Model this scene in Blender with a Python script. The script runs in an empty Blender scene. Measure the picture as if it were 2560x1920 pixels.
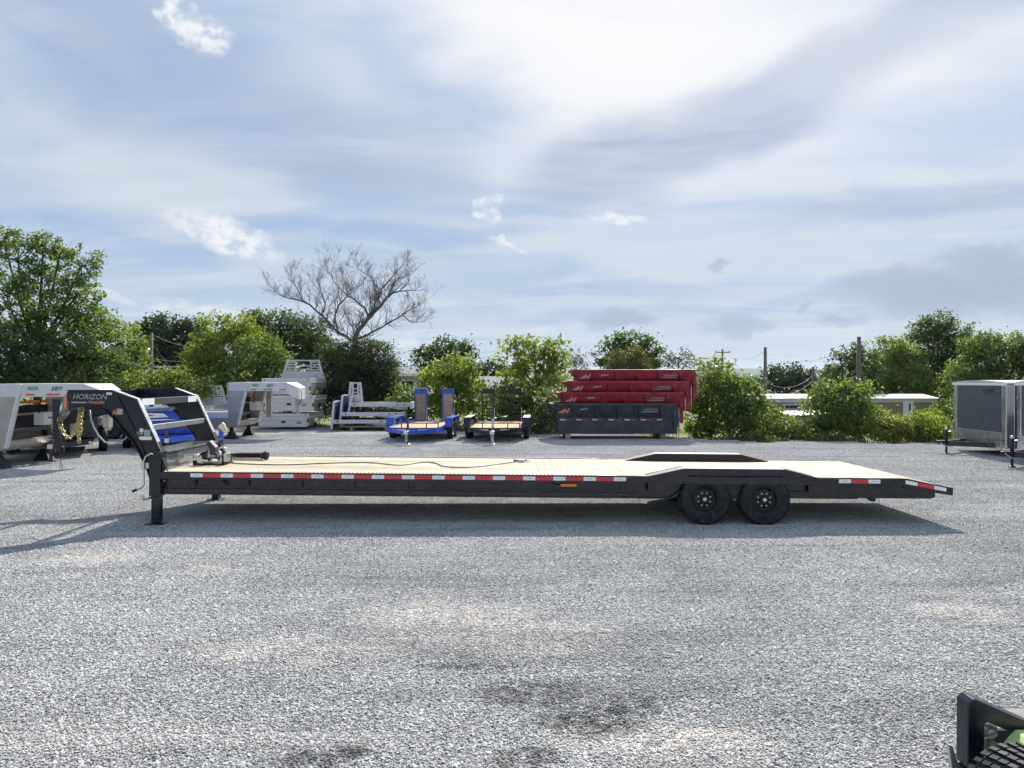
import bpy, math, random
import numpy as np
from mathutils import Matrix, Vector, Euler
R = math.radians
random.seed(7)
SC = bpy.context.scene
COL = SC.collection

# ------------------------------------------------------------------ camera, sky, sun, exposure
FPX, YH, CAMH = 1920.0, 948.0, 2.24
cam_d = bpy.data.cameras.new('camera'); cam_d.lens = 27.0; cam_d.sensor_width = 36.0
cam_d.clip_start = 0.1; cam_d.clip_end = 20000
cam = bpy.data.objects.new('camera', cam_d); COL.objects.link(cam)
cam.location = (0, 0, CAMH); cam.rotation_euler = (R(90 - 0.358), 0, 0)
SC.camera = cam
SC.view_settings.view_transform = 'Standard'
SC.view_settings.look = 'None'
SC.view_settings.exposure = 0.75
SC.view_settings.gamma = 1.0
SC.view_settings.use_curve_mapping = False
SC.cycles.use_denoising = True
SC.cycles.max_bounces = 8; SC.cycles.transparent_max_bounces = 6
SC.cycles.diffuse_bounces = 4; SC.cycles.glossy_bounces = 3
SC.cycles.use_adaptive_sampling = True; SC.cycles.adaptive_threshold = 0.02; SC.cycles.adaptive_min_samples = 16

SUN_EL, SUN_AZ = R(40), R(17)            # azimuth measured from +Y towards +X
sun_dir = Vector((math.sin(SUN_AZ)*math.cos(SUN_EL), math.cos(SUN_AZ)*math.cos(SUN_EL), math.sin(SUN_EL)))
sl = bpy.data.lights.new('sun', 'SUN'); sl.energy = 5.0; sl.angle = R(0.6); sl.color = (1.0, 0.945, 0.86)
so = bpy.data.objects.new('sun', sl); COL.objects.link(so); so.location = (20, 60, 50)
so.rotation_euler = (-sun_dir).to_track_quat('-Z', 'Y').to_euler()

class NT:
    """small helper to write node trees"""
    def __init__(s, tree): s.t = tree; s.n = tree.nodes; s.l = tree.links
    def new(s, typ, **kw):
        n = s.n.new(typ)
        for k, v in kw.items(): setattr(n, k, v)
        return n
    def set(s, sock, v):
        if v is None: return
        if isinstance(v, bpy.types.NodeSocket): s.l.new(v, sock)
        else: sock.default_value = v
    def math(s, op, a, b=None, c=None, clamp=False):
        n = s.new('ShaderNodeMath', operation=op); n.use_clamp = clamp
        s.set(n.inputs[0], a); s.set(n.inputs[1], b); s.set(n.inputs[2], c); return n.outputs[0]
    def vmath(s, op, a, b=None, out=0):
        n = s.new('ShaderNodeVectorMath', operation=op); s.set(n.inputs[0], a)
        if op == 'SCALE': s.set(n.inputs['Scale'], b)
        else: s.set(n.inputs[1], b)
        return n.outputs[out]
    def noise(s, vec, scale, detail=4, rough=.55, dist=0, col=False, dim='3D'):
        n = s.new('ShaderNodeTexNoise', noise_dimensions=dim); s.set(n.inputs['Vector'], vec); n.inputs['Scale'].default_value = scale
        n.inputs['Detail'].default_value = detail; n.inputs['Roughness'].default_value = rough; n.inputs['Distortion'].default_value = dist
        return n.outputs['Color' if col else 'Fac']
    def mapr(s, v, a, b, c=0, d=1, smooth=True):
        n = s.new('ShaderNodeMapRange', interpolation_type='SMOOTHSTEP' if smooth else 'LINEAR'); s.set(n.inputs[0], v)
        for i, q in enumerate((a, b, c, d)): s.set(n.inputs[1+i], q)
        return n.outputs[0]
    def mapping(s, vec, loc=(0,0,0), rot=(0,0,0), scale=(1,1,1), typ='POINT'):
        n = s.new('ShaderNodeMapping', vector_type=typ); s.set(n.inputs[0], vec)
        if typ != 'VECTOR': n.inputs['Location'].default_value = loc
        n.inputs['Rotation'].default_value = rot; n.inputs['Scale'].default_value = scale; return n.outputs[0]
    def mix(s, fac, a, b, mode='MIX'):
        n = s.new('ShaderNodeMix', data_type='RGBA', blend_type=mode); n.clamp_factor = True
        s.set(n.inputs[0], fac); s.set(n.inputs[6], a if not isinstance(a, tuple) or len(a) == 4 else (*a, 1))
        s.set(n.inputs[7], b if not isinstance(b, tuple) or len(b) == 4 else (*b, 1)); return n.outputs[2]

def build_world():
    w = bpy.data.worlds.new('World'); SC.world = w; w.use_nodes = True
    T = NT(w.node_tree); T.n.clear()
    sky = T.new('ShaderNodeTexSky', sky_type='NISHITA'); sky.sun_disc = False
    sky.sun_elevation = SUN_EL; sky.sun_rotation = SUN_AZ; sky.air_density = 1.0; sky.dust_density = 2.0; sky.ozone_density = 1.2
    d = T.new('ShaderNodeTexCoord').outputs['Generated']
    d = T.vmath('NORMALIZE', d)
    sep = T.new('ShaderNodeSeparateXYZ'); T.l.new(d, sep.inputs[0]); x, y, z = sep.outputs
    az = T.math('ARCTAN2', x, y); el = T.math('ARCSINE', z)
    comb = T.new('ShaderNodeCombineXYZ'); T.l.new(az, comb.inputs[0]); T.l.new(el, comb.inputs[1]); p = comb.outputs[0]
    # soft warp of the angular coordinates, coarse and fine
    w1 = T.vmath('SUBTRACT', T.noise(T.mapping(d, scale=(1, 1, 1.6)), 5.0, 2, .5, col=True), (.5, .5, .5))
    w2 = T.vmath('SUBTRACT', T.noise(T.mapping(d, scale=(1, 1, 1.5)), 22.0, 3, .6, col=True), (.5, .5, .5))
    ps = T.vmath('ADD', p, T.vmath('MULTIPLY', w1, (.22, .10, 0)))
    pc = T.vmath('ADD', p, T.vmath('ADD', T.vmath('MULTIPLY', w1, (.03, .02, 0)), T.vmath('MULTIPLY', w2, (.070, .045, 0))))
    # cloud sheet seen in perspective: direction projected on a high plane
    zz = T.math('ADD', T.math('MAXIMUM', z, 0.0), 0.10)
    cp = T.new('ShaderNodeCombineXYZ'); T.l.new(T.math('DIVIDE', x, zz), cp.inputs[0]); T.l.new(T.math('DIVIDE', y, zz), cp.inputs[1])
    sheet = T.noise(T.mapping(cp.outputs[0], rot=(0, 0, R(25)), scale=(.55, 1.25, 1)), 1.15, 4, .5)
    S = 10.0
    C = lambda r, g, b: (r*S, g*S, b*S, 1)
    blue = T.mix(.80, sky.outputs[0], C(.31, .47, .73))
    m = T.mapr(sheet, .36, .60)
    c = T.mix(T.math('MULTIPLY', m, .85), blue, C(.56, .645, .775))
    hz = T.mapr(el, R(14), R(0))
    c = T.mix(T.math('MULTIPLY', hz, .55), c, C(.66, .735, .81))
    # veil lit from behind round the sun
    dt = T.vmath('DOT_PRODUCT', d, tuple(sun_dir), out=1)
    glow = T.mapr(dt, .80, .99)
    c = T.mix(T.math('MULTIPLY', glow, T.mapr(sheet, .35, .62, .45, .95)), c, C(.99, .99, 1.0))
    # soft bands and small clouds at fixed directions; bearings are turned once for each slope of band
    def turned(v, ang):
        ca, sa = math.cos(R(ang)), math.sin(R(ang)); cb = T.new('ShaderNodeCombineXYZ')
        T.l.new(T.vmath('DOT_PRODUCT', v, (ca, sa, 0), out=1), cb.inputs[0]); T.l.new(T.vmath('DOT_PRODUCT', v, (-sa, ca, 0), out=1), cb.inputs[1]); return cb.outputs[0]
    cache = {}
    def mask(key, vec, px, py, L, W, ang, k, lo, hi):
        a0 = math.atan((px-1280)/FPX); e0 = math.atan((YH-py)/FPX*math.cos(a0))
        if (key, ang) not in cache: cache[(key, ang)] = turned(vec, ang) if ang else vec
        ca, sa = math.cos(R(ang)), math.sin(R(ang)); u0, v0 = a0*ca+e0*sa, -a0*sa+e0*ca
        n = T.new('ShaderNodeVectorMath', operation='MULTIPLY_ADD'); T.l.new(cache[(key, ang)], n.inputs[0])
        n.inputs[1].default_value = (FPX/L, FPX/W, 0); n.inputs[2].default_value = (-u0*FPX/L, -v0*FPX/W, 0)
        r2 = T.vmath('DOT_PRODUCT', n.outputs[0], n.outputs[0], out=1)
        return T.mapr(r2, lo*lo, hi*hi, 0, k)
    wisp = T.noise(T.mapping(cp.outputs[0], loc=(3.1, 1.7, 0), rot=(0, 0, R(18)), scale=(.55, 1.0, 1)), 1.9, 5, .56, .9)
    puff = T.noise(T.mapping(d, scale=(1, 1, 1.4)), 48.0, 3, .6)
    mod_s = T.mapr(wisp, .36, .66, 1.0, .55); mod_w = T.mapr(wisp, .34, .60, .5, 1.0); mod_p = T.mapr(puff, .34, .58, .25, 1.0)
    c = T.mix(T.mapr(wisp, .50, .74, 0, .5), c, C(.78, .83, .89)); c = T.mix(T.mapr(wisp, .46, .28, 0, .38), c, C(.37, .51, .73))
    def layer(c, key, vec, lst, col, lo, hi, mod=None):
        acc = None
        for q in lst:
            m = mask(key, vec, *q, lo, hi); acc = m if acc is None else T.math('MAXIMUM', acc, m)
        return T.mix(T.math('MULTIPLY', acc, mod) if mod is not None else acc, c, C(*col))
    c = layer(c, 's', ps, [(120, 340, 640, 150, -18, .7), (1500, 620, 700, 60, 0, .5), (2250, 590, 420, 40, 0, .55), (60, 60, 330, 40, -18, .5)], (.70, .75, .81), 1.2, .2, mod_w)
    c = layer(c, 's', ps, [(560, 290, 500, 130, -18, .8), (900, 370, 320, 80, -18, .55), (2020, 225, 700, 90, 20, .85), (1640, 350, 330, 95, 20, .9), (2330, 60, 320, 80, 20, .5), (2420, 500, 420, 45, 0, .7)], (.40, .485, .66), 1.3, 0, mod_s)
    c = layer(c, 's', ps, [(1120, 200, 260, 170, -18, .55), (900, 600, 430, 30, 0, .9), (300, 620, 240, 26, 0, .6), (1650, 755, 520, 30, 0, .5), (1430, 700, 380, 40, 0, .5), (1280, 540, 200, 24, 0, .6)], (.365, .50, .73), 1.25, .1, mod_s)
    c = layer(c, 's', ps, [(1480, 90, 440, 170, 0, .85)], (.97, .97, .98), 1.3, 0, mod_w)
    c = layer(c, 'c', pc, [(418, 32, 26, 34, 0, 1), (500, 82, 62, 34, -18, 1), (560, 588, 120, 34, -18, .95), (1226, 528, 30, 28, 20, 1), (1268, 614, 44, 10, -18, .9), (1548, 540, 50, 13, 0, .9), (265, 742, 60, 12, -18, .5), (425, 765, 50, 12, 0, .4), (565, 775, 60, 14, 0, .45), (1000, 860, 28, 16, 0, .5)], (.90, .92, .945), 1.4, .0, mod_p)
    c = layer(c, 'c', pc, [(2430, 728, 250, 60, 0, 1), (2200, 705, 90, 28, 0, .85), (2500, 665, 120, 36, 0, .9), (1556, 797, 82, 18, 0, .85), (1846, 812, 78, 23, 0, .75), (2026, 773, 22, 11, 0, .7), (2118, 807, 50, 12, 0, .65), (1792, 655, 26, 9, 0, .65)], (.42, .50, .64), 1.4, .15)
    bg = T.new('ShaderNodeBackground'); T.l.new(c, bg.inputs[0]); bg.inputs[1].default_value = 0.060
    w.cycles.sampling_method = 'MANUAL'; w.cycles.sample_map_resolution = 256
    out = T.new('ShaderNodeOutputWorld'); T.l.new(bg.outputs[0], out.inputs[0])
build_world()

# ------------------------------------------------------------------ mesh and object helpers
def at(px, py, Y):
    """point at depth Y seen at this place of the 2560x1920 photograph"""
    return Vector(((px-1280)/FPX*Y, Y, CAMH-(py-YH)*Y/FPX))

def thing(name, label, cat, loc=(0,0,0), rot=(0,0,0), group=None):
    o = bpy.data.objects.new(name, None); COL.objects.link(o); o.empty_display_size = .2
    o.location = loc; o.rotation_euler = rot; o['label'] = label; o['category'] = cat
    if group: o['group'] = group
    return o
def tag(o, label=None, cat=None, group=None, kind=None):
    if label: o['label'] = label
    if cat: o['category'] = cat
    if group: o['group'] = group
    if kind: o['kind'] = kind
    return o

def put(name, mesh, parent=None, mat=None):
    o = bpy.data.objects.new(name, mesh); COL.objects.link(o)
    if parent: o.parent = parent
    return o

class MB:
    """collects shapes, then links them as one mesh object; o is subtracted from each vertex"""
    def __init__(s, o=(0,0,0)): s.v = []; s.f = []; s.o = Vector(o); s.sm = []
    def add(s, vs, fs, smooth=False):
        b = len(s.v); s.v += [tuple(Vector(q)-s.o) for q in vs]; s.f += [tuple(b+i for i in q) for q in fs]; s.sm += [smooth]*len(fs); return s
    def box(s, a, b, M=None):
        x0,y0,z0 = a; x1,y1,z1 = b
        x0,x1=min(x0,x1),max(x0,x1); y0,y1=min(y0,y1),max(y0,y1); z0,z1=min(z0,z1),max(z0,z1)
        vs = [(x,y,z) for z in (z0,z1) for y in (y0,y1) for x in (x0,x1)]
        if M: vs = [M @ Vector(q) for q in vs]
        return s.add(vs, [(0,2,3,1),(4,5,7,6),(0,1,5,4),(2,6,7,3),(0,4,6,2),(1,3,7,5)])
    def prism(s, poly, axis, a, b):
        """closed polygon in the two other axes, extruded along axis from a to b"""
        n = len(poly)
        def P(u, w, t): return {'x': (t,u,w), 'y': (u,t,w), 'z': (u,w,t)}[axis]
        vs = [P(u,w,a) for u,w in poly] + [P(u,w,b) for u,w in poly]
        fs = [tuple(range(n)), tuple(range(2*n-1, n-1, -1))] + [(i, i+n, (i+1)%n+n, (i+1)%n) for i in range(n)]
        return s.add(vs, fs)
    def loft(s, A, B):
        n = len(A); return s.add(list(A)+list(B), [tuple(range(n)), tuple(range(2*n-1, n-1, -1))] + [(i, i+n, (i+1)%n+n, (i+1)%n) for i in range(n)])
    def bar(s, p, q, w, h, up=(0,0,1)):
        p, q = Vector(p), Vector(q); d = (q-p).normalized(); up = Vector(up)
        r = d.cross(up)
        if r.length < 1e-4: r = d.cross(Vector((1,0,0)))
        r.normalize(); u = r.cross(d)
        A = [p + r*a*w/2 + u*b*h/2 for a,b in ((-1,-1),(1,-1),(1,1),(-1,1))]
        return s.loft(A, [x + (q-p) for x in A])
    def tube(s, pts, rad, n=8, caps=True, closed=False):
        pts = [Vector(p) for p in pts]; m = len(pts)
        rr = rad if isinstance(rad, (list, tuple)) else [rad]*m
        vs = []; prev = None
        for i, p in enumerate(pts):
            if closed: t = pts[(i+1) % m]-pts[i-1]
            else: t = pts[min(i+1, m-1)]-pts[max(i-1, 0)]
            t.normalize()
            a = prev if prev is not None else (Vector((0,0,1)) if abs(t.z) < .9 else Vector((1,0,0)))
            u = a - t*a.dot(t)
            if u.length < 1e-5: u = t.orthogonal()
            u.normalize(); prev = u; w = t.cross(u)
            vs += [p + (u*math.cos(2*math.pi*k/n) + w*math.sin(2*math.pi*k/n))*rr[i] for k in range(n)]
        fs = [(i*n+k, i*n+(k+1)%n, (i+1)*n+(k+1)%n, (i+1)*n+k) for i in range(m-1) for k in range(n)]
        if closed: fs += [((m-1)*n+k, (m-1)*n+(k+1)%n, (k+1)%n, k) for k in range(n)]
        elif caps: fs += [tuple(range(n-1, -1, -1)), tuple((m-1)*n+k for k in range(n))]
        return s.add(vs, fs, True)
    def lathe(s, prof, c, axis='y', n=32, smooth=True):
        """profile of (radius, distance along axis) turned about axis through c"""
        c = Vector(c); vs = []
        for r, h in prof:
            for k in range(n):
                a = 2*math.pi*k/n; ca, sa = r*math.cos(a), r*math.sin(a)
                vs.append(c + Vector({'y': (ca, h, sa), 'z': (ca, sa, h), 'x': (h, ca, sa)}[axis]))
        fs = [(i*n+k, (i+1)*n+k, (i+1)*n+(k+1)%n, i*n+(k+1)%n) for i in range(len(prof)-1) for k in range(n)]
        return s.add(vs, fs, smooth)
    def build(s, name, mat, parent=None, bevel=0, flip=False):
        me = bpy.data.meshes.new(name); me.from_pydata(s.v, [], s.f)
        me.polygons.foreach_set('use_smooth', s.sm); me.materials.append(mat); me.validate()
        o = put(name, me, parent)
        import bmesh
        bm = bmesh.new(); bm.from_mesh(me); bmesh.ops.recalc_face_normals(bm, faces=bm.faces); bm.to_mesh(me); bm.free()
        if bevel:
            b = o.modifiers.new('bevel', 'BEVEL'); b.width = bevel; b.segments = 2; b.limit_method = 'ANGLE'; b.angle_limit = R(50)
        return o

def copy_tree(o, parent=None):
    c = o.copy(); COL.objects.link(c); c.parent = parent
    for ch in list(o.children): copy_tree(ch, c)
    return c

# ------------------------------------------------------------------ materials
MATS = {}
def mat(name):
    m = bpy.data.materials.new(name); m.use_nodes = True; T = NT(m.node_tree)
    b = T.n['Principled BSDF']; return m, T, b
def simple(name, col, rough=.5, metal=0, var=.12, scale=6, bump=0, spec=.5, dust=0, coat=0):
    """paint or metal with slight tonal and gloss variation"""
    m, T, b = mat(name)
    pos = T.new('ShaderNodeTexCoord').outputs['Object']
    n = T.noise(pos, scale, 5, .6)
    f = T.mapr(n, .3, .7, 1-var, 1+var, False)
    cc = T.vmath('SCALE', (col[0], col[1], col[2]), f)
    n2 = T.noise(pos, scale*2.2, 3, .5)
    if dust:
        geo = T.new('ShaderNodeNewGeometry'); 
        dm = T.math('MULTIPLY', T.mapr(T.noise(pos, scale*2.3, 6, .7), .42, .72), dust)
        cc = T.mix(dm, cc, (.34, .32, .29))
    T.set(b.inputs['Base Color'], cc)
    T.set(b.inputs['Roughness'], T.mapr(n2, .3, .7, max(.03, rough-.07), rough+.09, False))
    b.inputs['Metallic'].default_value = metal; b.inputs['Specular IOR Level'].default_value = spec
    if coat: b.inputs['Coat Weight'].default_value = coat; b.inputs['Coat Roughness'].default_value = .08
    if bump:
        bn = T.new('ShaderNodeBump'); bn.inputs['Strength'].default_value = bump; bn.inputs['Distance'].default_value = .01
        T.l.new(n2, bn.inputs['Height']); T.l.new(bn.outputs[0], b.inputs['Normal'])
    MATS[name] = m; return m
black = simple('black_paint', (.005, .0085, .017), .26, 0, .12, 2, 0, .45, .02)
blackm = simple('black_steel', (.010, .012, .016), .5, 0, .25, 5, .1, .4, .04)
gloss = simple('gloss_black', (.012, .013, .016), .10, 0, .2, 2, 0, .6, .0, .6)
grayblack = simple('dark_grey_steel', (.05, .052, .056), .45, 0, .2, 5, .1)
rubber = simple('rubber', (.010, .013, .019), .72, 0, .2, 5, .2, .35, .10)
white = simple('white_paint', (.58, .585, .60), .38, 0, .07, 2, 0, .4, .10)
whitep = simple('bright_white', (.80, .80, .80), .5, 0, .03)
alu = simple('brushed_aluminium', (.36, .335, .295), .42, .3, .2, 2.5, .15, .5, .12)
alud = simple('weathered_aluminium', (.36, .345, .325), .5, .4, .15, 2, .1, .5, .12)
chrome = simple('polished_metal', (.72, .73, .75), .20, .85, .06, 1.5)
toolgrey = simple('gloss_dark_grey', (.13, .135, .145), .12, 0, .10, 2, 0, .6, 0, .5)
zinc = simple('zinc', (.55, .55, .56), .35, .9, .12, 9)
gold = simple('gold_zinc_chain', (.50, .40, .20), .38, .8, .25, 30)
redt = simple('red_tape', (.62, .035, .05), .35, 0, .08, 12)
whitet = simple('white_tape', (.80, .81, .82), .32, 0, .06, 12)
amber = simple('amber_lens', (.75, .22, .04), .2, 0, .1)
redl = simple('red_lens', (.35, .02, .03), .2, 0, .1)
cream = simple('cream_label', (.70, .68, .48), .5, 0, .06)
green_l = simple('green_label', (.12, .36, .16), .5, 0, .06)
greytext = simple('silver_lettering', (.34, .36, .38), .4, .2, .08)
orangetext = simple('orange_lettering', (.72, .24, .16), .45, 0, .08)
pinktext = simple('pale_pink_lettering', (.58, .32, .32), .5, 0, .06)
bluetext = simple('dark_blue_lettering', (.03, .05, .16), .4, 0, .06)
blacktext = simple('black_lettering', (.01, .01, .012), .4, 0, .06)
blue = simple('blue_paint', (.018, .075, .42), .30, 0, .12, 3, 0, .5, .04)
red = simple('red_paint', (.27, .006, .022), .45, 0, .22, 1.3, .12, .4, .13)
charcoal = simple('charcoal_paint', (.026, .036, .054), .45, 0, .25, 1.5, .12, .45, .12)
slate = simple('slate_panel', (.085, .095, .115), .33, 0, .05, 1.5)
hose = simple('grey_cord', (.30, .32, .34), .5, 0, .08)
lime = simple('pale_green_plastic', (.50, .66, .24), .35, 0, .06)
copper = simple('pole_wood', (.16, .135, .115), .85, 0, .25, 6, .3)
tan = simple('tan_siding', (.30, .235, .165), .8, 0, .1, 3)
roofw = simple('white_roof', (.50, .485, .475), .6, 0, .08, 1)
roofg = simple('grey_shingle', (.13, .135, .15), .85, 0, .18, 5, .4)
greywall = simple('grey_siding', (.20, .215, .215), .8, 0, .1, 2)
glass = simple('dark_glass', (.02, .024, .03), .06, 0, .05)
beige = simple('beige_strap', (.62, .54, .40), .7, 0, .1)

def wood(name, c0, c1, rough=.75):
    m, T, b = mat(name)
    pos = T.new('ShaderNodeTexCoord').outputs['Object']; rnd = T.new('ShaderNodeObjectInfo').outputs['Random']
    off = T.new('ShaderNodeCombineXYZ'); T.l.new(T.math('MULTIPLY', rnd, 37.0), off.inputs[0]); T.l.new(T.math('MULTIPLY', rnd, 11.0), off.inputs[2])
    v = T.vmath('ADD', pos, off.outputs[0])
    g = T.noise(T.mapping(v, scale=(.8, 22, 22)), 3.0, 6, .6, .8)
    k = T.noise(T.mapping(v, scale=(1.2, 9, 9)), 1.0, 3, .5)
    c = T.mix(T.mapr(g, .35, .68), c0, c1)
    c = T.mix(T.mapr(k, .63, .74), c, (c1[0]*.55, c1[1]*.45, c1[2]*.38))
    tone = T.math('MULTIPLY', T.mapr(rnd, 0, 1, .74, 1.1, False), T.mapr(T.noise(T.mapping(v, scale=(.5, 3, 3)), 1.3, 4, .6), .3, .7, .82, 1.1, False))
    c = T.vmath('SCALE', c, tone)
    T.set(b.inputs['Base Color'], c); b.inputs['Roughness'].default_value = rough; b.inputs['Specular IOR Level'].default_value = .3
    bn = T.new('ShaderNodeBump'); bn.inputs['Strength'].default_value = .3; bn.inputs['Distance'].default_value = .004
    T.l.new(g, bn.inputs['Height']); T.l.new(bn.outputs[0], b.inputs['Normal'])
    MATS[name] = m; return m
pine = wood('new_pine', (.57, .50, .385), (.47, .39, .28))
cedar = wood('treated_plank', (.62, .37, .22), (.48, .27, .15))
oldwood = wood('grey_timber', (.36, .30, .23), (.25, .20, .15))

def leafmat(name, c0, c1, trans=.42, gl=.35):
    m, T, b = mat(name); out = T.n['Material Output']
    a = T.new('ShaderNodeAttribute', attribute_name='rnd').outputs['Fac']
    c = T.mix(a, c0, c1)
    T.set(b.inputs['Base Color'], c); b.inputs['Roughness'].default_value = .5; b.inputs['Specular IOR Level'].default_value = gl
    tr = T.new('ShaderNodeBsdfTranslucent'); T.set(tr.inputs[0], T.mix(1.0, c, (1.32, 1.36, .66, 1), 'MULTIPLY'))
    mx = T.new('ShaderNodeMixShader'); mx.inputs[0].default_value = trans
    T.l.new(b.outputs[0], mx.inputs[1]); T.l.new(tr.outputs[0], mx.inputs[2]); T.l.new(mx.outputs[0], out.inputs[0])
    MATS[name] = m; return m
LEAF = dict(
    dark=leafmat('dark_leaves', (.040, .078, .034), (.092, .142, .054), .40),
    deep=leafmat('deep_leaves', (.028, .054, .034), (.062, .096, .050), .34),
    mid=leafmat('mid_leaves', (.070, .122, .040), (.150, .210, .068), .48),
    lime=leafmat('lime_leaves', (.155, .210, .036), (.300, .350, .075), .52),
    fresh=leafmat('fresh_leaves', (.105, .165, .044), (.225, .285, .090), .50),
    olive=leafmat('olive_leaves', (.074, .096, .040), (.140, .165, .070), .40),
    grey=leafmat('grey_twiggy_leaves', (.085, .095, .070), (.140, .147, .115), .3),
    pale=leafmat('pale_flowers', (.24, .28, .18), (.48, .50, .40), .3),
    brown=leafmat('rusty_foliage', (.095, .095, .036), (.160, .137, .050), .38),
    straw=leafmat('straw', (.26, .22, .10), (.36, .32, .17), .3),
    far=leafmat('far_leaves', (.036, .062, .040), (.070, .102, .056), .28))
bark = simple('bark', (.075, .060, .048), .9, 0, .3, 9, .5)
deadbark = simple('dead_bark', (.150, .130, .120), .9, 0, .3, 9, .3)

# lettering meshes are made first, while the scene is still small
def text_mesh(txt, size, shear=0.0, bold=0.0):
    cu = bpy.data.curves.new('lettering', 'FONT'); cu.body = txt; cu.size = size; cu.shear = shear; cu.offset = bold*size
    cu.extrude = .0015; cu.align_x = 'LEFT'; cu.align_y = 'BOTTOM_BASELINE'; cu.resolution_u = 4
    o = bpy.data.objects.new('lettering', cu); COL.objects.link(o)
    dg = bpy.context.evaluated_depsgraph_get(); dg.update()
    me = bpy.data.meshes.new_from_object(o.evaluated_get(dg)); bpy.data.objects.remove(o); bpy.data.curves.remove(cu)
    return me
def place_text(name, me, m, parent, loc, face='-y', sx=1.0):
    """face: which way the lettering looks; loc is in the parent's coordinates"""
    me = me.copy(); me.materials.clear(); me.materials.append(m)
    o = put(name, me, parent)
    o.location = loc
    o.rotation_euler = {'-y': (R(90), 0, 0), '-x': (R(90), 0, R(-90)), '+x': (R(90), 0, R(90))}[face]; o.scale = (sx, 1, 1)
    return o
TXT = {k: text_mesh(*v) for k, v in dict(horizon=('HORIZON', .115, .25, .012), trailers=('TRAILERS', .062, .2, .02), hd=('HD', .10, .3, .02), eby=('EBY', .17, .3, .02),
       look=('LOOK', .16, .3, .03), hlogo=('H', .34, .35, .05), bhorizon=('HORIZON', .12, .3, .02)).items()}
# ------------------------------------------------------------------ ground, gravel, terrain, hills
EDGE = [(-90, 42), (-30, 40), (-8, 37), (-1, 33.6), (4, 32), (6.6, 29.8), (9, 28.2), (16, 27.4), (24, 26.5), (90, 26)]
def lot_edge(x):
    return float(np.interp(x, [e[0] for e in EDGE], [e[1] for e in EDGE])) + .35*math.sin(x*1.3) + .25*math.sin(x*3.1+1)

STAINS_PALE = [(-.64, 7.3, 1.0, .55, 10), (.2, 6.35, .6, .28, 0), (-3.6, 8.95, .6, .22, 5), (-1.7, 6.35, 1.1, .35, 8), (4.35, 7.4, .6, .4, 0), (-.2, 6.7, 1.3, .5, 20), (-5.2, 9.6, .7, .4, 0), (.9, 4.75, .8, .3, 0)]
STAINS_DARK = [(.16, 5.45, .48, .26, -15), (.5, 5.0, .42, .34, -25), (-1.12, 4.52, .36, .13, 5), (.06, 4.5, .3, .15, 0), (-.3, 5.95, .4, .09, 15), (.78, 5.2, .34, .22, 0)]
def gravel_color(T, stone):
    pos = T.new('ShaderNodeNewGeometry').outputs['Position']
    warp = T.vmath('SCALE', T.vmath('SUBTRACT', T.noise(pos, 2.2, 3, .6, col=True), (.5, .5, .5)), .55)
    pw = T.vmath('ADD', pos, warp)
    big = T.noise(pos, .35, 2, .6); med = T.noise(pos, 1.7, 3, .6)
    if stone:
        r = T.new('ShaderNodeAttribute', attribute_name='rnd').outputs['Fac']
        c = T.mix(r, (.34, .343, .35), (.61, .605, .60))
        c = T.mix(T.mapr(r, .90, .93), c, (.13, .135, .145))
        c = T.mix(T.math('MULTIPLY', T.mapr(T.noise(pos, 60, 3, .6), .45, .7), .35), c, (.64, .63, .61))
    else:
        v = T.new('ShaderNodeTexVoronoi', feature='F1'); T.l.new(pos, v.inputs['Vector']); v.inputs['Scale'].default_value = 58
        sp = T.new('ShaderNodeSeparateColor'); T.l.new(v.outputs['Color'], sp.inputs[0])
        c = T.mix(sp.outputs[0], (.21, .21, .212), (.56, .55, .54))
        c = T.mix(T.mapr(sp.outputs[1], .88, .92), c, (.085, .09, .10))
        c = T.mix(T.mapr(v.outputs['Distance'], .45, .75), c, (.26, .262, .268))
    tone = T.mapr(T.math('ADD', T.math('MULTIPLY', big, .6), T.math('MULTIPLY', med, .4)), .35, .65, .80, 1.12, False)
    c = T.vmath('SCALE', c, tone)
    def spots(lst, lo, hi):
        acc = None
        for x, y, a, b, ang in lst:
            n = T.new('ShaderNodeVectorMath', operation='MULTIPLY_ADD'); T.l.new(pw, n.inputs[0]); n.inputs[1].default_value = (1/a, 1/b, 0); n.inputs[2].default_value = (-x/a, -y/b, 0)
            m = T.mapr(T.vmath('DOT_PRODUCT', n.outputs[0], n.outputs[0], out=1), lo*lo, hi*hi)
            acc = m if acc is None else T.math('MAXIMUM', acc, m)
        return acc
    fines = T.mapr(T.noise(pos, 9, 3, .7), .32, .62)
    c = T.mix(T.math('MULTIPLY', T.math('MULTIPLY', spots(STAINS_PALE, 1.15, .1), fines), .80 if stone else .95), c, (.70, .645, .59))
    c = T.mix(T.math('MULTIPLY', T.math('MULTIPLY', spots(STAINS_DARK, 1.2, .2), fines), .84 if stone else .9), c, (.050, .050, .050))
    # faint ruts where wheels pass
    rut = T.noise(T.mapping(pos, rot=(0, 0, R(-12)), scale=(.16, 1.0, 1)), 1.2, 4, .6, .5)
    c = T.mix(T.math('MULTIPLY', T.mapr(rut, .52, .66), .42), c, (.56, .54, .51))
    c = T.mix(T.math('MULTIPLY', T.mapr(rut, .46, .34), .38), c, (.22, .22, .228))
    return c, pos

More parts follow.
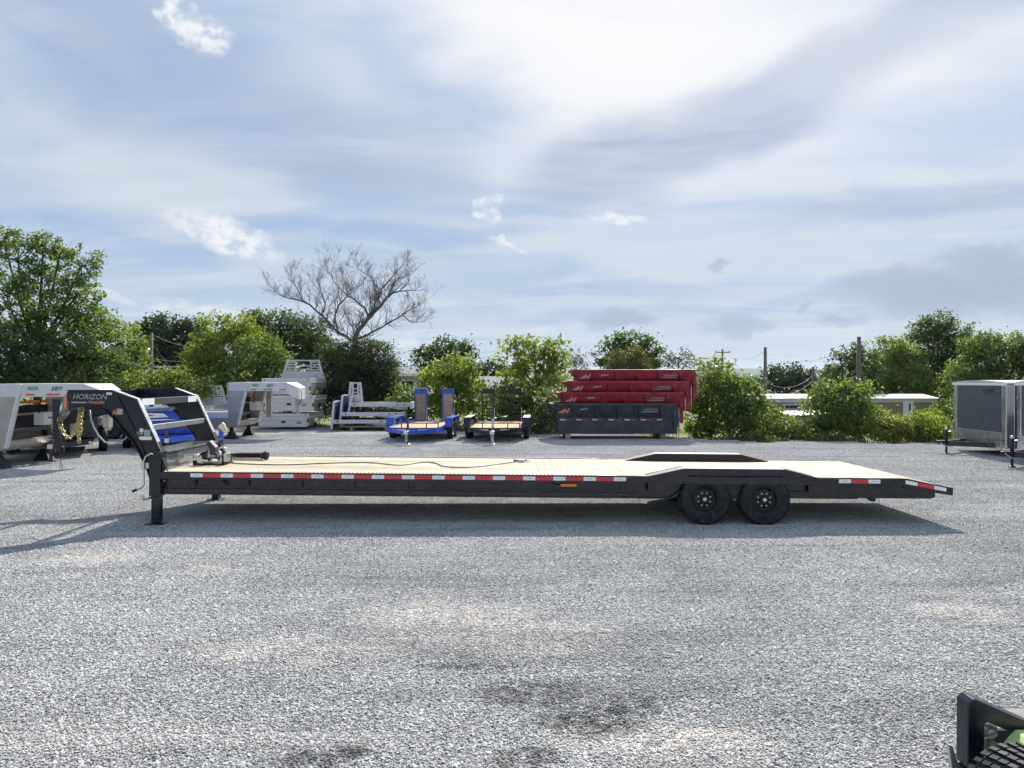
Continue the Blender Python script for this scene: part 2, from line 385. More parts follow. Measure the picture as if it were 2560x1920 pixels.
def gravel_ground():
    m, T, b = mat('gravel_ground')
    c, pos = gravel_color(T, False)
    T.set(b.inputs['Base Color'], c); b.inputs['Roughness'].default_value = .92; b.inputs['Specular IOR Level'].default_value = .15
    v = T.new('ShaderNodeTexVoronoi', feature='F1'); T.l.new(pos, v.inputs['Vector']); v.inputs['Scale'].default_value = 58
    n = T.noise(pos, 12, 5, .65)
    h = T.math('ADD', T.math('MULTIPLY', v.outputs['Distance'], -.9), T.math('MULTIPLY', n, 1.6))
    bn = T.new('ShaderNodeBump'); bn.inputs['Strength'].default_value = .9; bn.inputs['Distance'].default_value = .03
    T.l.new(h, bn.inputs['Height']); T.l.new(bn.outputs[0], b.inputs['Normal'])
    return m
def stone_material():
    m, T, b = mat('limestone_chips')
    c, pos = gravel_color(T, True)
    T.set(b.inputs['Base Color'], c); b.inputs['Roughness'].default_value = .85; b.inputs['Specular IOR Level'].default_value = .25
    return m
def grass_material():
    m, T, b = mat('rough_grass')
    pos = T.new('ShaderNodeNewGeometry').outputs['Position']
    c = T.mix(T.mapr(T.noise(pos, .5, 6, .7), .35, .65), (.075, .105, .028), (.20, .21, .075))
    T.set(b.inputs['Base Color'], c); b.inputs['Roughness'].default_value = .95
    bn = T.new('ShaderNodeBump'); bn.inputs['Strength'].default_value = .8; bn.inputs['Distance'].default_value = .2
    T.l.new(T.noise(pos, 8, 6, .7), bn.inputs['Height']); T.l.new(bn.outputs[0], b.inputs['Normal'])
    return m
stone_mat = stone_material(); ground_mat = gravel_ground(); grass_mat = grass_material()

def terrain_z(x, y):
    e = lot_edge(x)
    if y < e-1.0: return -.06
    t = min(1, max(0, (y-e+1)/12)); t = t*t*(3-2*t)
    return -.06 - 1.3*t
def build_ground():
    xs = np.linspace(-60, 60, 161); ts = np.linspace(0, 1, 50)
    vs = []
    for t in ts:
        for x in xs:
            e = lot_edge(x); y = -20 + (e+20)*t
            vs.append((x, y, 0 if t < .985 else -.05))
    n = len(xs)
    fs = [(j*n+i, j*n+i+1, (j+1)*n+i+1, (j+1)*n+i) for j in range(len(ts)-1) for i in range(n-1)]
    o = MB().add(vs, fs).build('gravel_lot', ground_mat); tag(o, 'pale grey crushed stone surface of the trailer lot', kind='structure')
    ys = list(np.arange(-40, 70, 1.5)) + [80, 100, 130, 180, 260, 400, 700, 1200, 2200, 4200, 6000]
    xs = [-6000, -4000, -1800, -900, -450, -220, -120] + list(np.arange(-80, 80.1, 2.5)) + [120, 220, 450, 900, 1800, 4000, 6000]
    vs = [(x, y, terrain_z(x, y)) for y in ys for x in xs]; n = len(xs)
    fs = [(j*n+i, j*n+i+1, (j+1)*n+i+1, (j+1)*n+i) for j in range(len(ys)-1) for i in range(n-1)]
    o = MB().add(vs, fs).build('terrain', grass_mat); tag(o, 'grassy ground falling away behind the gravel lot', kind='structure')
build_ground()

def build_gravel():
    """loose stones: five half-metre patches of chips, each laid many times over the lot with random turns"""
    g = bpy.data.node_groups.new('loose_gravel', 'GeometryNodeTree')
    g.interface.new_socket('Geometry', in_out='INPUT', socket_type='NodeSocketGeometry')
    g.interface.new_socket('Geometry', in_out='OUTPUT', socket_type='NodeSocketGeometry')
    T = NT(g); gi = T.new('NodeGroupInput'); go = T.new('NodeGroupOutput')
    pos = T.new('GeometryNodeInputPosition').outputs[0]
    ge = T.new('GeometryNodeJoinGeometry')
    for k in range(6):
        ic = T.new('GeometryNodeMeshIcoSphere'); ic.inputs['Radius'].default_value = 1; ic.inputs['Subdivisions'].default_value = 2 if k < 3 else 1
        nz = T.new('ShaderNodeTexNoise'); nz.inputs['Scale'].default_value = .9; nz.inputs['Detail'].default_value = 1.0
        T.l.new(T.vmath('ADD', pos, (k*7.3, k*3.1, k*5.7)), nz.inputs['Vector'])
        off = T.vmath('SCALE', T.vmath('SUBTRACT', nz.outputs['Color'], (.5, .5, .5)), 1.9)
        sp = T.new('GeometryNodeSetPosition'); T.l.new(ic.outputs[0], sp.inputs[0]); T.l.new(off, sp.inputs['Offset'])
        tr = T.new('GeometryNodeTransform'); T.l.new(sp.outputs[0], tr.inputs[0])
        tr.inputs['Scale'].default_value = (1, .6 + .3*((k*37) % 10)/10, .38 + .22*((k*53) % 10)/10)
        ss = T.new('GeometryNodeSetShadeSmooth'); T.l.new(tr.outputs[0], ss.inputs[0]); ss.inputs['Shade Smooth'].default_value = False
        sm = T.new('GeometryNodeSetMaterial'); T.l.new(ss.outputs[0], sm.inputs[0]); sm.inputs['Material'].default_value = stone_mat
        gt = T.new('GeometryNodeGeometryToInstance'); T.l.new(sm.outputs[0], gt.inputs[0]); T.l.new(gt.outputs[0], ge.inputs[0])
    tiles = T.new('GeometryNodeJoinGeometry')
    for v in range(5):
        gr = T.new('GeometryNodeMeshGrid'); gr.inputs[0].default_value = .62; gr.inputs[1].default_value = .62; gr.inputs[2].default_value = 2; gr.inputs[3].default_value = 2
        dp = T.new('GeometryNodeDistributePointsOnFaces', distribute_method='RANDOM'); T.l.new(gr.outputs[0], dp.inputs['Mesh'])
        dp.inputs['Density'].default_value = 4600; dp.inputs['Seed'].default_value = v*17+3
        ip = T.new('GeometryNodeInstanceOnPoints'); T.l.new(dp.outputs['Points'], ip.inputs['Points']); T.l.new(ge.outputs[0], ip.inputs['Instance'])
        ip.inputs['Pick Instance'].default_value = True
        rv = T.new('FunctionNodeRandomValue', data_type='FLOAT_VECTOR'); rv.inputs[0].default_value = (-.5, -.5, 0); rv.inputs[1].default_value = (.5, .5, 6.283); rv.inputs['Seed'].default_value = v
        T.l.new(rv.outputs[0], ip.inputs['Rotation'])
        rs = T.new('FunctionNodeRandomValue', data_type='FLOAT'); rs.inputs[2].default_value = 0; rs.inputs[3].default_value = 1; rs.inputs['Seed'].default_value = 5+v
        T.l.new(T.math('ADD', T.math('MULTIPLY', T.math('POWER', rs.outputs[1], 3.5), .0105), .0056), ip.inputs['Scale'])
        sa = T.new('GeometryNodeStoreNamedAttribute', data_type='FLOAT', domain='INSTANCE'); T.l.new(ip.outputs[0], sa.inputs[0]); sa.inputs['Name'].default_value = 'rnd'
        rc = T.new('FunctionNodeRandomValue', data_type='FLOAT'); rc.inputs['Seed'].default_value = 50+v
        T.l.new(rc.outputs[1], sa.inputs['Value'])
        rz = T.new('GeometryNodeRealizeInstances'); T.l.new(sa.outputs[0], rz.inputs[0])
        gt = T.new('GeometryNodeGeometryToInstance'); T.l.new(rz.outputs[0], gt.inputs[0]); T.l.new(gt.outputs[0], tiles.inputs[0])
    ip = T.new('GeometryNodeInstanceOnPoints'); T.l.new(gi.outputs[0], ip.inputs['Points']); T.l.new(tiles.outputs[0], ip.inputs['Instance']); ip.inputs['Pick Instance'].default_value = True
    ri = T.new('FunctionNodeRandomValue', data_type='INT'); ri.inputs[4].default_value = 0; ri.inputs[5].default_value = 4; ri.inputs['Seed'].default_value = 9
    T.l.new(ri.outputs[2], ip.inputs['Instance Index'])
    rq = T.new('FunctionNodeRandomValue', data_type='INT'); rq.inputs[4].default_value = 0; rq.inputs[5].default_value = 3; rq.inputs['Seed'].default_value = 21
    cr = T.new('ShaderNodeCombineXYZ'); T.l.new(T.math('MULTIPLY', rq.outputs[2], math.pi/2), cr.inputs[2]); T.l.new(cr.outputs[0], ip.inputs['Rotation'])
    T.l.new(ip.outputs[0], go.inputs[0])
    vs = []
    y = 3.3
    while y < 31:
        hw = 3.2 + y*.74; x = -hw
        while x <= hw:
            if y < lot_edge(x)-.6: vs.append((x, y, .003))
            x += .6
        y += .6
    me = bpy.data.meshes.new('gravel'); me.from_pydata(vs, [], []); me.materials.append(stone_mat)
    o = put('gravel', me); tag(o, 'loose grey limestone chips strewn over the lot', 'gravel', kind='stuff')
    md = o.modifiers.new('gravel', 'NODES'); md.node_group = g
build_gravel()

def build_hills():
    m, T, b = mat('wooded_hill')
    pos = T.new('ShaderNodeNewGeometry').outputs['Position']
    T.set(b.inputs['Base Color'], T.mix(T.noise(pos, .02, 5, .7), (.025, .045, .018), (.06, .09, .035))); b.inputs['Roughness'].default_value = 1
    xs = np.linspace(-5600, 5600, 121); prof = [0, .35, .8, 1, .8, .35, 0]; ds = [-700, -420, -180, 0, 180, 420, 700]
    vs = []
    for d, p in zip(ds, prof):
        for x in xs:
            h = 46 + 24*math.exp(-((x-1480)/520)**2) + 7*math.sin(x/420+.6) + 5*math.sin(x/190+2) + 2*math.sin(x/77)
            vs.append((x, 4200+d, -3 + h*p))
    n = len(xs)
    fs = [(j*n+i, j*n+i+1, (j+1)*n+i+1, (j+1)*n+i) for j in range(len(ds)-1) for i in range(n-1)]
    o = MB().add(vs, fs, True).build('hills', m); tag(o, 'low wooded ridge far off on the horizon', kind='structure')
build_hills()
# ------------------------------------------------------------------ the long gooseneck trailer
OT = (3.42, 13.05, 0)
YN, YF = 11.75, 14.35            # near and far deck edge
def B(): return MB(OT)
def chain_mesh(mb, pts, link=.085, wire=.0095):
    """oval links along a polyline, every second one turned a quarter"""
    pts = [Vector(p) for p in pts]; segs = []
    for a, b in zip(pts, pts[1:]): segs.append((a, b, (b-a).length))
    tot = sum(s[2] for s in segs); step = link*.72; n = int(tot/step)
    for i in range(n):
        t = i*step
        for a, b, l in segs:
            if t <= l: break
            t -= l
        d = (b-a).normalized(); p = a+d*t
        side = d.cross(Vector((0, 1, 0)))
        if side.length < .1: side = d.cross(Vector((1, 0, 0)))
        side.normalize()
        if i % 2: side = d.cross(side)
        lp = [p + d*(link*.5*math.cos(k*math.pi/4)) + side*(link*.36*math.sin(k*math.pi/4)) for k in range(8)]
        mb.tube(lp, wire, 5, closed=True)
    return mb
def sag(p, q, s, n=10):
    p, q = Vector(p), Vector(q)
    return [p.lerp(q, i/n) - Vector((0, 0, s*4*(i/n)*(1-i/n))) for i in range(n+1)]

def make_wheel(parent, c, r=.387, w=.235, face=-1, o=(0,0,0), detail=True, rim_mat=None):
    """tyre, dished eight-bolt rim, hub cap and lug nuts; outer side looks along face * y"""
    c = Vector(c); s = face
    prof = lambda L: [(a, b*s) for a, b in L]
    h = w/2; n = 48 if detail else 24
    rr = r*.53
    rim = MB(o).lathe(prof([(rr*1.02, h*.82), (rr, h*.9), (rr*.92, h*.74), (rr*.9, h*.30), (rr*.72, h*.12), (rr*.62, h*.22), (rr*.40, h*.30), (rr*.30, h*.32), (.001, h*.32)]), c, 'y', n)
    rim.lathe(prof([(rr*1.02, h*.82), (rr*1.0, -h*.85), (.001, -h*.85)]), c, 'y', n)
    wheel = rim.build('wheel', rim_mat or blackm, parent)
    t = MB(o)
    P = [(rr*.99, h*.80), (rr*1.06, h*.97), (rr*1.25, h*1.03), (r*.80, h*1.04), (r*.905, h*.97), (r*.93, h*.99), (r*.945, h*.93), (r*.985, h*.80), (r, h*.62)]
    gv = [(r, h*.44), (r*.978, h*.43), (r*.978, h*.34), (r, h*.33), (r, h*.06), (r*.978, h*.05), (r*.978, -h*.05), (r, -h*.06), (r, -h*.33), (r*.978, -h*.34), (r*.978, -h*.43), (r, -h*.44)] if detail else []
    t.lathe(prof(P + gv + [(a, -b) for a, b in reversed(P)]), c, 'y', n)
    if detail:      # shoulder lugs of the tread
        for k in range(60):
            a = 2*math.pi*k/60; ca, sa = math.cos(a), math.sin(a); ta = Vector((-sa, 0, ca)); ra = Vector((ca, 0, sa))
            for sd in (1, -1):
                p = c + ra*(r*.978) + Vector((0, sd*h*.80, 0))
                A = [p + ta*u*.013 + Vector((0, v*h*.16, 0)) - ra*(abs(v-1)*0 ) for u, v in ((-1,-1),(1,-1),(1,1),(-1,1))]
                Bq = [x + ra*(r*.020) for x in A]
                t.loft(A, Bq)
    t.build('tyre', rubber, wheel)
    if detail:
        hb = MB(o).lathe(prof([(rr*.27, h*.30), (rr*.26, h*.62), (rr*.20, h*.68), (rr*.18, h*.60), (.001, h*.60)]), c, 'y', 20); hb.build('hub', blackm, wheel)
        cp = MB(o).lathe(prof([(rr*.17, h*.60), (rr*.16, h*.78), (rr*.10, h*.82), (.001, h*.80)]), c, 'y', 16); cp.build('hub_cap', zinc, wheel)
        me = None
        for k in range(8):
            a = 2*math.pi*(k+.5)/8
            q = c + Vector((math.cos(a)*rr*.49, s*h*.27, math.sin(a)*rr*.49))
            if me is None:
                me = MB().lathe(prof([(.017, 0), (.016, .024), (.010, .030), (.001, .030)]), (0,0,0), 'y', 6, False)
                ob = me.build('lug_nut', zinc, wheel); me = ob.data
            else: ob = put('lug_nut', me, wheel)
            ob.location = q - Vector(o)
    return wheel

def build_main_trailer():
    T = thing('gooseneck_trailer', 'long black gooseneck flatbed trailer with pale pine deck and red and white tape', 'trailer', OT, (0, R(.53), 0))
    DX0, DXB, DX1 = -5.42, 6.10, 6.75       # deck front, break of the tail, tail end
    # ---- deck planks: 14 rows, each of two boards, sloping boards on the tail
    W = (YF-YN-.16)/14
    bm = {}
    cuts = [.55, 1.75]
    for i in range(14):
        y0 = YN+.08+i*W
        jx = cuts[i % 2]
        for (a, b) in ((DX0+.03, jx-.004), (jx+.004, DXB-.01)):
            key = (a, b)
            m = bm.get(key)
            if m is None:
                o = B().box((a, YN+.08+.005, .698), (b, YN+.08+W-.006, .736)).build('plank', pine, T, .004); bm[key] = o.data
            else:
                o = put('plank', m, T); bv = o.modifiers.new('bevel', 'BEVEL'); bv.width = .004; bv.segments = 2
            o.location = (0, i*W, random.uniform(-.0015, .0015))
        key = 'tail'
        if key not in bm:
            o = B().loft([(DXB, YN+.083, .698), (DXB, YN+.076+W, .698), (DXB, YN+.076+W, .735), (DXB, YN+.083, .735)],
                         [(DX1-.05, YN+.083, .568), (DX1-.05, YN+.076+W, .568), (DX1-.05, YN+.076+W, .604), (DX1-.05, YN+.083, .604)]).build('plank', pine, T); bm[key] = o.data
        else: o = put('plank', bm[key], T)
        o.location = (0, i*W, 0)
    # screws in rows across the boards
    sc = B()
    for x in (.42, .68, 1.62, 1.88, -2.4, -4.2, 3.4, 5.2):
        for i in range(14):
            for dy in (.05, .13): sc.box((x-.006, YN+.08+i*W+dy-.006, .7362), (x+.006, YN+.08+i*W+dy+.006, .7385))
    tag(sc.build('deck_screws', grayblack, T), kind='stuff')
    # ---- side channels with the rub edge and grip strip
    for y0, s in ((YN, 1), (YF, -1)):
        rail = B()
        rail.box((DX0, y0, .632), (DXB-.1, y0+s*.012, .742))
        rail.box((DX0, y0+s*.012, .728), (DXB-.1, y0+s*.078, .742)).box((DX0, y0+s*.012, .632), (DXB-.1, y0+s*.065, .644))
        rail.build('side_channel', black, T)
        strip = B()
        strip.box((DX0+.1, y0+s*.004, .7425), (1.6, y0+s*.070, .747))
        st = strip.build('grip_strip', alu, T)
        teeth = B()
        x = -3.9
        while x < 1.3:
            teeth.loft([(x, y0+s*.010, .747), (x+.022, y0+s*.010, .747), (x+.022, y0+s*.062, .747), (x, y0+s*.062, .747)],
                       [(x+.005, y0+s*.014, .757), (x+.017, y0+s*.014, .757), (x+.017, y0+s*.058, .757), (x+.005, y0+s*.058, .757)]); x += .060
        tag(teeth.build('grip_cleats', alu, st), kind='stuff')
        tl = B()      # tail side plate
        tl.loft([(DXB-.1, y0, .742), (DXB-.1, y0+s*.05, .742), (DXB-.1, y0+s*.05, .60), (DXB-.1, y0, .60)],
                [(DX1, y0, .605), (DX1, y0+s*.05, .605), (DX1, y0+s*.05, .485), (DX1, y0, .485)]).build('tail_side_plate', black, T, .004)
    tb = B().box((DX1-.055, YN+.05, .50), (DX1-.004, YF-.05, .604)); tb.build('tail_bar', black, T, .006)
    for x in (5.75, 6.3):
        for y in (12.4, 13.7): pass
    # ---- main beams: web, flanges and a stiffening crease
    for y0, s in ((11.86, 1), (14.24, -1)):
        bmn = B()
        bmn.box((-5.50, y0+s*.02, .40), (5.35, y0+s*.035, .63))
        bmn.box((-5.50, y0-s*.035, .386), (1.95, y0+s*.08, .402)).box((-5.50, y0-s*.035, .618), (5.35, y0+s*.08, .632))
        bmn.box((-5.40, y0+s*.004, .498), (1.95, y0+s*.02, .512)).box((-5.40, y0-s*.012, .402), (1.95, y0+s*.02, .47))
        for k in range(9): bmn.box((-4.9+k*.82, y0-s*.02, .512), (-4.888+k*.82, y0+s*.02, .618))
        bmn.prism([(1.95, .386), (2.45, .386), (2.62, .50), (5.35, .50), (5.35, .514), (2.60, .514), (2.42, .402), (1.95, .402)], 'y', y0-s*.035, y0+s*.08)
        bmn.build('main_beam', black, T)
        # gusset where rail meets beam
        gs = B(); gs.prism([(-4.55, .632), (-4.50, .632), (-4.40, .53), (-4.43, .53)], 'y', y0-s*.06, y0-s*.03); gs.build('gusset', black, T)
    for k in range(22):
        x = -5.1 + k*.5
        B().box((x, 11.9, .55), (x+.05, 14.2, .655)).build('crossmember', blackm, T)
    # ramp storage box and stand under the tail
    rb = B(); rb.prism([(4.72, .50), (5.0, .435), (6.35, .44), (6.45, .50)], 'y', 12.0, 14.1); rb.build('ramp_tray', blackm, T, .005)
    for y in (11.79, 14.26):
        sp_ = B(); sp_.prism([(4.55, .631), (6.05, .631), (6.50, .555), (6.50, .455), (6.42, .43), (5.0, .428), (4.70, .50), (4.55, .50)], 'y', y, y+.05); sp_.build('tail_frame_plate', black, T, .004)
        sh = B(); sh.box((5.02, y-.012, .455), (6.38, y-.001, .475)); sh.build('ramp_rail', black, T)
    for y in (11.95, 14.1):
        lg = B(); lg.prism([(5.42, .47), (5.66, .47), (5.66, .355), (5.60, .355)], 'y', y, y+.07); lg.build('tail_stand', blackm, T)
    # ---- drive-over fenders and the wheels
    for y0, s in ((YN, 1), (YF, -1)):
        f = B()
        top = [(2.08, .742), (2.63, .868), (4.18, .868), (4.68, .742)]
        for (a, b) in zip(top, top[1:]):
            f.loft([(a[0], y0, a[1]), (a[0], y0+s*.30, a[1]), (a[0], y0+s*.30, a[1]-.012), (a[0], y0, a[1]-.012)],
                   [(b[0], y0, b[1]), (b[0], y0+s*.30, b[1]), (b[0], y0+s*.30, b[1]-.012), (b[0], y0, b[1]-.012)])
        f.build('fender_top', grayblack, T)
        v = B()
        v.prism([(2.08, .742), (2.63, .867), (4.18, .867), (4.68, .742), (4.68, .63), (4.45, .63), (4.12, .755), (2.70, .755), (2.42, .60), (2.30, .50), (2.08, .50)], 'y', y0+s*.003, y0+s*.016)
        v.build('fender_skirt', black, T, .003)
        ins = B().prism([(2.08, .736), (2.63, .856), (4.18, .856), (4.68, .736)], 'y', y0+s*.29, y0+s*.302); ins.build('fender_inner_plate', black, T)
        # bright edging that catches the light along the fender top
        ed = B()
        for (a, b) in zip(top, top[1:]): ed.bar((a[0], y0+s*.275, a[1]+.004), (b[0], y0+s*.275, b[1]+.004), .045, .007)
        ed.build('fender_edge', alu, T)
        for x in (2.96, 3.88): make_wheel(T, (x, y0+s*.125, .387), face=-s, o=OT)
        h = B(); h.prism([(3.33, .63), (3.52, .63), (3.46, .44), (3.39, .44)], 'y', y0+s*.24, y0+s*.33); h.build('spring_hanger', grayblack, T)
        sp = B(); sp.box((3.2, y0+s*.25, .48), (3.64, y0+s*.32, .50)).box((2.6, y0+s*.25, .36), (4.3, y0+s*.32, .385)); sp.build('leaf_spring', blackm, T)
    lb = B(); lb.box((3.30, YN+.10, .645), (3.37, YN+.104, .70)).prism([(3.385, .70), (3.42, .70), (3.40, .645), (3.375, .645)], 'y', YN+.10, YN+.104); lb.prism([(3.435, .70), (3.465, .70), (3.445, .645), (3.42, .645)], 'y', YN+.10, YN+.104)
    lb.build('warning_label', whitet, T)
    B().box((3.30, YN+.09, .40), (3.58, YN+.60, .75)).build('axle_bracket', blackm, T)
    for x in (2.96, 3.88):
        a = B(); a.tube([(x, YN+.1, .387), (x, YF-.1, .387)], .05, 12); a.build('axle', blackm, T)
    # ---- reflective tape: alternate white and red strips
    def tape(x0, x1, m, p=None):
        t = B()
        if p is None: t.box((x0, YN-.0035, .664), (x1, YN-.001, .722))
        else:
            (za, zb) = p; t.loft([(x0, YN-.0035, za), (x0, YN-.001, za), (x0, YN-.001, za+.056), (x0, YN-.0035, za+.056)], [(x1, YN-.0035, zb), (x1, YN-.001, zb), (x1, YN-.001, zb+.056), (x1, YN-.0035, zb+.056)])
        o = t.build('tape_strip', m, T)
        c = B()      # faint approval print in the middle of the strip
        n = 7
        if p is None:
            for k in range(n):
                xa = x0+(x1-x0)*(.28+.44*k/n); c.box((xa, YN-.0048, .688), (xa+(x1-x0)*.44/n*.7, YN-.004, .698))
            c.build('print', greytext if m is whitet else redl, o)
    x = -4.93
    for k in range(29):
        w = .190 if k % 2 == 0 else .273
        tape(x, x+w-.002, whitet if k % 2 == 0 else redt); x += w
    x = 5.0
    for k, w in enumerate((.185, .265, .185)): tape(x, x+w-.002, (whitet, redt)[k % 2]); x += w
    zt = lambda q: .742 - (q-6.0)*.1827 - .076
    x = 6.02
    for k, w in enumerate((.185, .255, .185)): tape(x, x+w-.002, (whitet, redt)[k % 2], (zt(x), zt(x+w))); x += w
    ml = B(); ml.prism([(.73, .585), (.76, .605), (.97, .605), (1.0, .585), (.97, .562), (.76, .562)], 'y', 11.82, 11.85); ml.build('marker_light', amber, T)
    ms = B(); ms.tube([(.55, 11.86, .64), (.62, 11.855, .60), (.73, 11.85, .585)], .006, 6); ms.build('marker_wire', blackm, T)
    # ---- the gooseneck: two side plates that converge to the coupler
    outer = [(-6.95, 1.965), (-6.237, 1.971), (-5.848, 1.83), (-5.468, 1.03), (-5.42, .40), (-5.575, .377), (-5.685, .72), (-5.83, 1.026), (-5.92, 1.17), (-6.083, 1.367), (-6.228, 1.547), (-6.372, 1.672), (-6.499, 1.725), (-6.734, 1.723), (-6.95, 1.66)]
    for y0, s, far in ((12.0, 1, False), (14.2, -1, True)):
        p = B(); p.prism(outer, 'y', y0, y0+s*.014)
        p.loft([(-6.95, y0, 1.965), (-6.95, y0+s*.014, 1.965), (-6.95, y0+s*.014, 1.66), (-6.95, y0, 1.66)],
               [(-7.70, 13.1-s*.10, 1.72), (-7.70, 13.1-s*.086, 1.72), (-7.70, 13.1-s*.086, 1.36), (-7.70, 13.1-s*.10, 1.36)])
        plate = p.build('neck_plate', black, T)
        fl = B()      # flange running round the plate
        edge = [(-6.95, 1.972), (-6.237, 1.978), (-5.845, 1.838), (-5.462, 1.032)]
        for (a, b) in zip(edge, edge[1:]): fl.bar((a[0], y0-s*.01, a[1]), (b[0], y0-s*.01, b[1]), .095, .014, (0, 0, 1))
        fl.build('neck_flange', black, T)
        ar = B(); un = outer[5:][:-1]+[(-6.95, 1.66)]
        for (a, b) in zip(un, un[1:]): ar.bar((a[0], y0-s*.01, a[1]), (b[0], y0-s*.01, b[1]), .085, .013)
        ar.bar((-6.95, y0, 1.655), (-7.70, 13.1-s*.1, 1.355), .08, .013)
        ar.build('neck_arch_flange', black, T)
        sv = B()      # bright steps on the rear posts
        for (a, b) in ((-6.237, 1.985, ), (-5.845, 1.846)), ((-5.845, 1.846), (-5.66, 1.455)), ((-5.66, 1.455), (-5.468, 1.045)):
            sv.bar((a[0], y0-s*.012, a[1]), (b[0], y0-s*.012, b[1]), .10, .012)
        sv.build('post_cap', zinc, T)
        if not far:
            st = B(); st.bar((-6.192, y0-.012, 1.909), (-5.866, y0-.012, 1.261), .025, .018, (0, 1, 0)).bar((-5.866, y0-.012, 1.261), (-5.559, y0-.012, .468), .03, .018, (0, 1, 0)); st.build('plate_stiffener', black, T)
    fr = B(); fr.box((-6.98, 12.014, 1.80), (-6.90, 14.186, 1.95)); fr.build('neck_cross_tube', black, T)
    for i, (x, z, hh) in enumerate(((-5.86, 1.795, .11), (-5.70, 1.395, .085))):
        c = B(); c.box((x-.03, 12.014, z-hh/2), (x+.03, 14.186, z+hh/2)); o = c.build('rear_crossbar', zinc if i else grayblack, T, .006)
        if i == 0:
            for a in ((12.06, 12.48), (13.78, 14.16)):
                w = B(); w.box((x+.031, a[0], z-.05), (x+.033, a[1], z+.05)); w.build('reflector_strip', whitet, o)
            c = B(); c.box((x+.02, 12.02, z-.16), (x+.05, 13.2, z-.115)); c.build('light_bar', grayblack, o)
    # coupler tube, bolts and ball socket
    cp = B(); cp.box((-7.80, 13.0, 1.12), (-7.66, 13.2, 1.80)); cp.box((-7.78, 13.02, .98), (-7.68, 13.18, 1.12)); cp.lathe([(.001, .90), (.075, .90), (.075, .99), (.001, .99)], (-7.73, 13.1, 0), 'z', 16); cp.build('coupler', black, T, .006)
    for z in (1.60, 1.48, 1.14):
        bt = B(); bt.tube([(-7.80, 13.1, z), (-7.93, 13.1, z)], .014, 8); bt.build('coupler_bolt', grayblack, T)
    ch = B()
    chain_mesh(ch, sag((-7.60, 12.86, 1.46), (-7.10, 12.55, 1.48), .30, 14)); chain_mesh(ch, sag((-7.10, 12.55, 1.48), (-7.02, 12.45, 1.65), .43, 14)); chain_mesh(ch, sag((-7.06, 12.5, 1.68), (-6.98, 12.42, 1.68), .42, 12))
    tag(ch.build('safety_chain', gold, T))
    hk = B().tube([(-7.02, 12.46, 1.70), (-6.97, 12.44, 1.68), (-6.95, 12.43, 1.63), (-6.99, 12.44, 1.60)], .014, 6); hk.build('chain_hook', gold, T)
    cd = B().tube([(-6.70, 12.15, 1.66), (-6.68, 12.15, 1.52), (-6.63, 12.15, 1.38), (-6.56, 12.15, 1.26), (-6.46, 12.14, 1.16), (-6.33, 12.12, 1.12), (-6.20, 12.1, 1.15), (-6.09, 12.08, 1.22), (-6.03, 12.06, 1.30)], .013, 8); cd.build('trailer_cord', hose, T)
    bk = B().tube([(-7.62, 12.85, 1.42), (-7.56, 12.84, 1.2), (-7.555, 12.84, .70)], .006, 5); bk.build('breakaway_cable', grayblack, T)
    bh = B().tube([(-7.555, 12.84, .72), (-7.53, 12.84, .68), (-7.535, 12.84, .60), (-7.57, 12.84, .60), (-7.575, 12.84, .68), (-7.555, 12.84, .72)], .010, 6); bh.build('breakaway_hook', zinc, T)
    # lettering and badges on the neck
    yl = 12.0-.0095-13.05; L = lambda x, z, y=yl: (x-3.42, y, z)
    place_text('neck_lettering', TXT['horizon'], greytext, T, L(-6.88, 1.835), sx=1.0)
    place_text('neck_lettering', TXT['trailers'], orangetext, T, L(-6.64, 1.765))
    B().box((-6.90, 12.0-.004, 1.772), (-6.655, 12.0-.001, 1.795)).build('neck_stripe', greytext, T)
    B().prism([(-7.19, 1.74), (-7.09, 1.74), (-6.98, 1.905), (-7.05, 1.905)], 'y', 0, .003).build('badge', redt, T).location = (0, 0, 0)
    bpy.data.objects[T.children[-1].name].data.transform(Matrix.Identity(4))
    place_text('neck_lettering', TXT['hlogo'], orangetext, T, L(-6.26, 1.60), sx=.28).scale = (.28, .28, 1)
    B().box((-6.19, 12.0-.004, 1.60), (-6.10, 12.0-.001, 1.69)).build('neck_label', greytext, T)
    B().box((-6.36, 12.0-.004, 1.905), (-6.27, 12.0-.001, 1.945)).build('neck_label', whitet, T)
    for (a, b, c, d, m) in ((-5.905, 1.275, -5.84, 1.335, green_l), (-5.83, 1.33, -5.775, 1.385, whitet), (-5.825, 1.285, -5.785, 1.325, greytext), (-5.765, 1.27, -5.665, 1.365, greytext), (-5.86, 1.205, -5.64, 1.26, whitet)):
        B().box((a, 12.0-.004, b), (c, 12.0-.001, d)).build('riser_label', m, T)
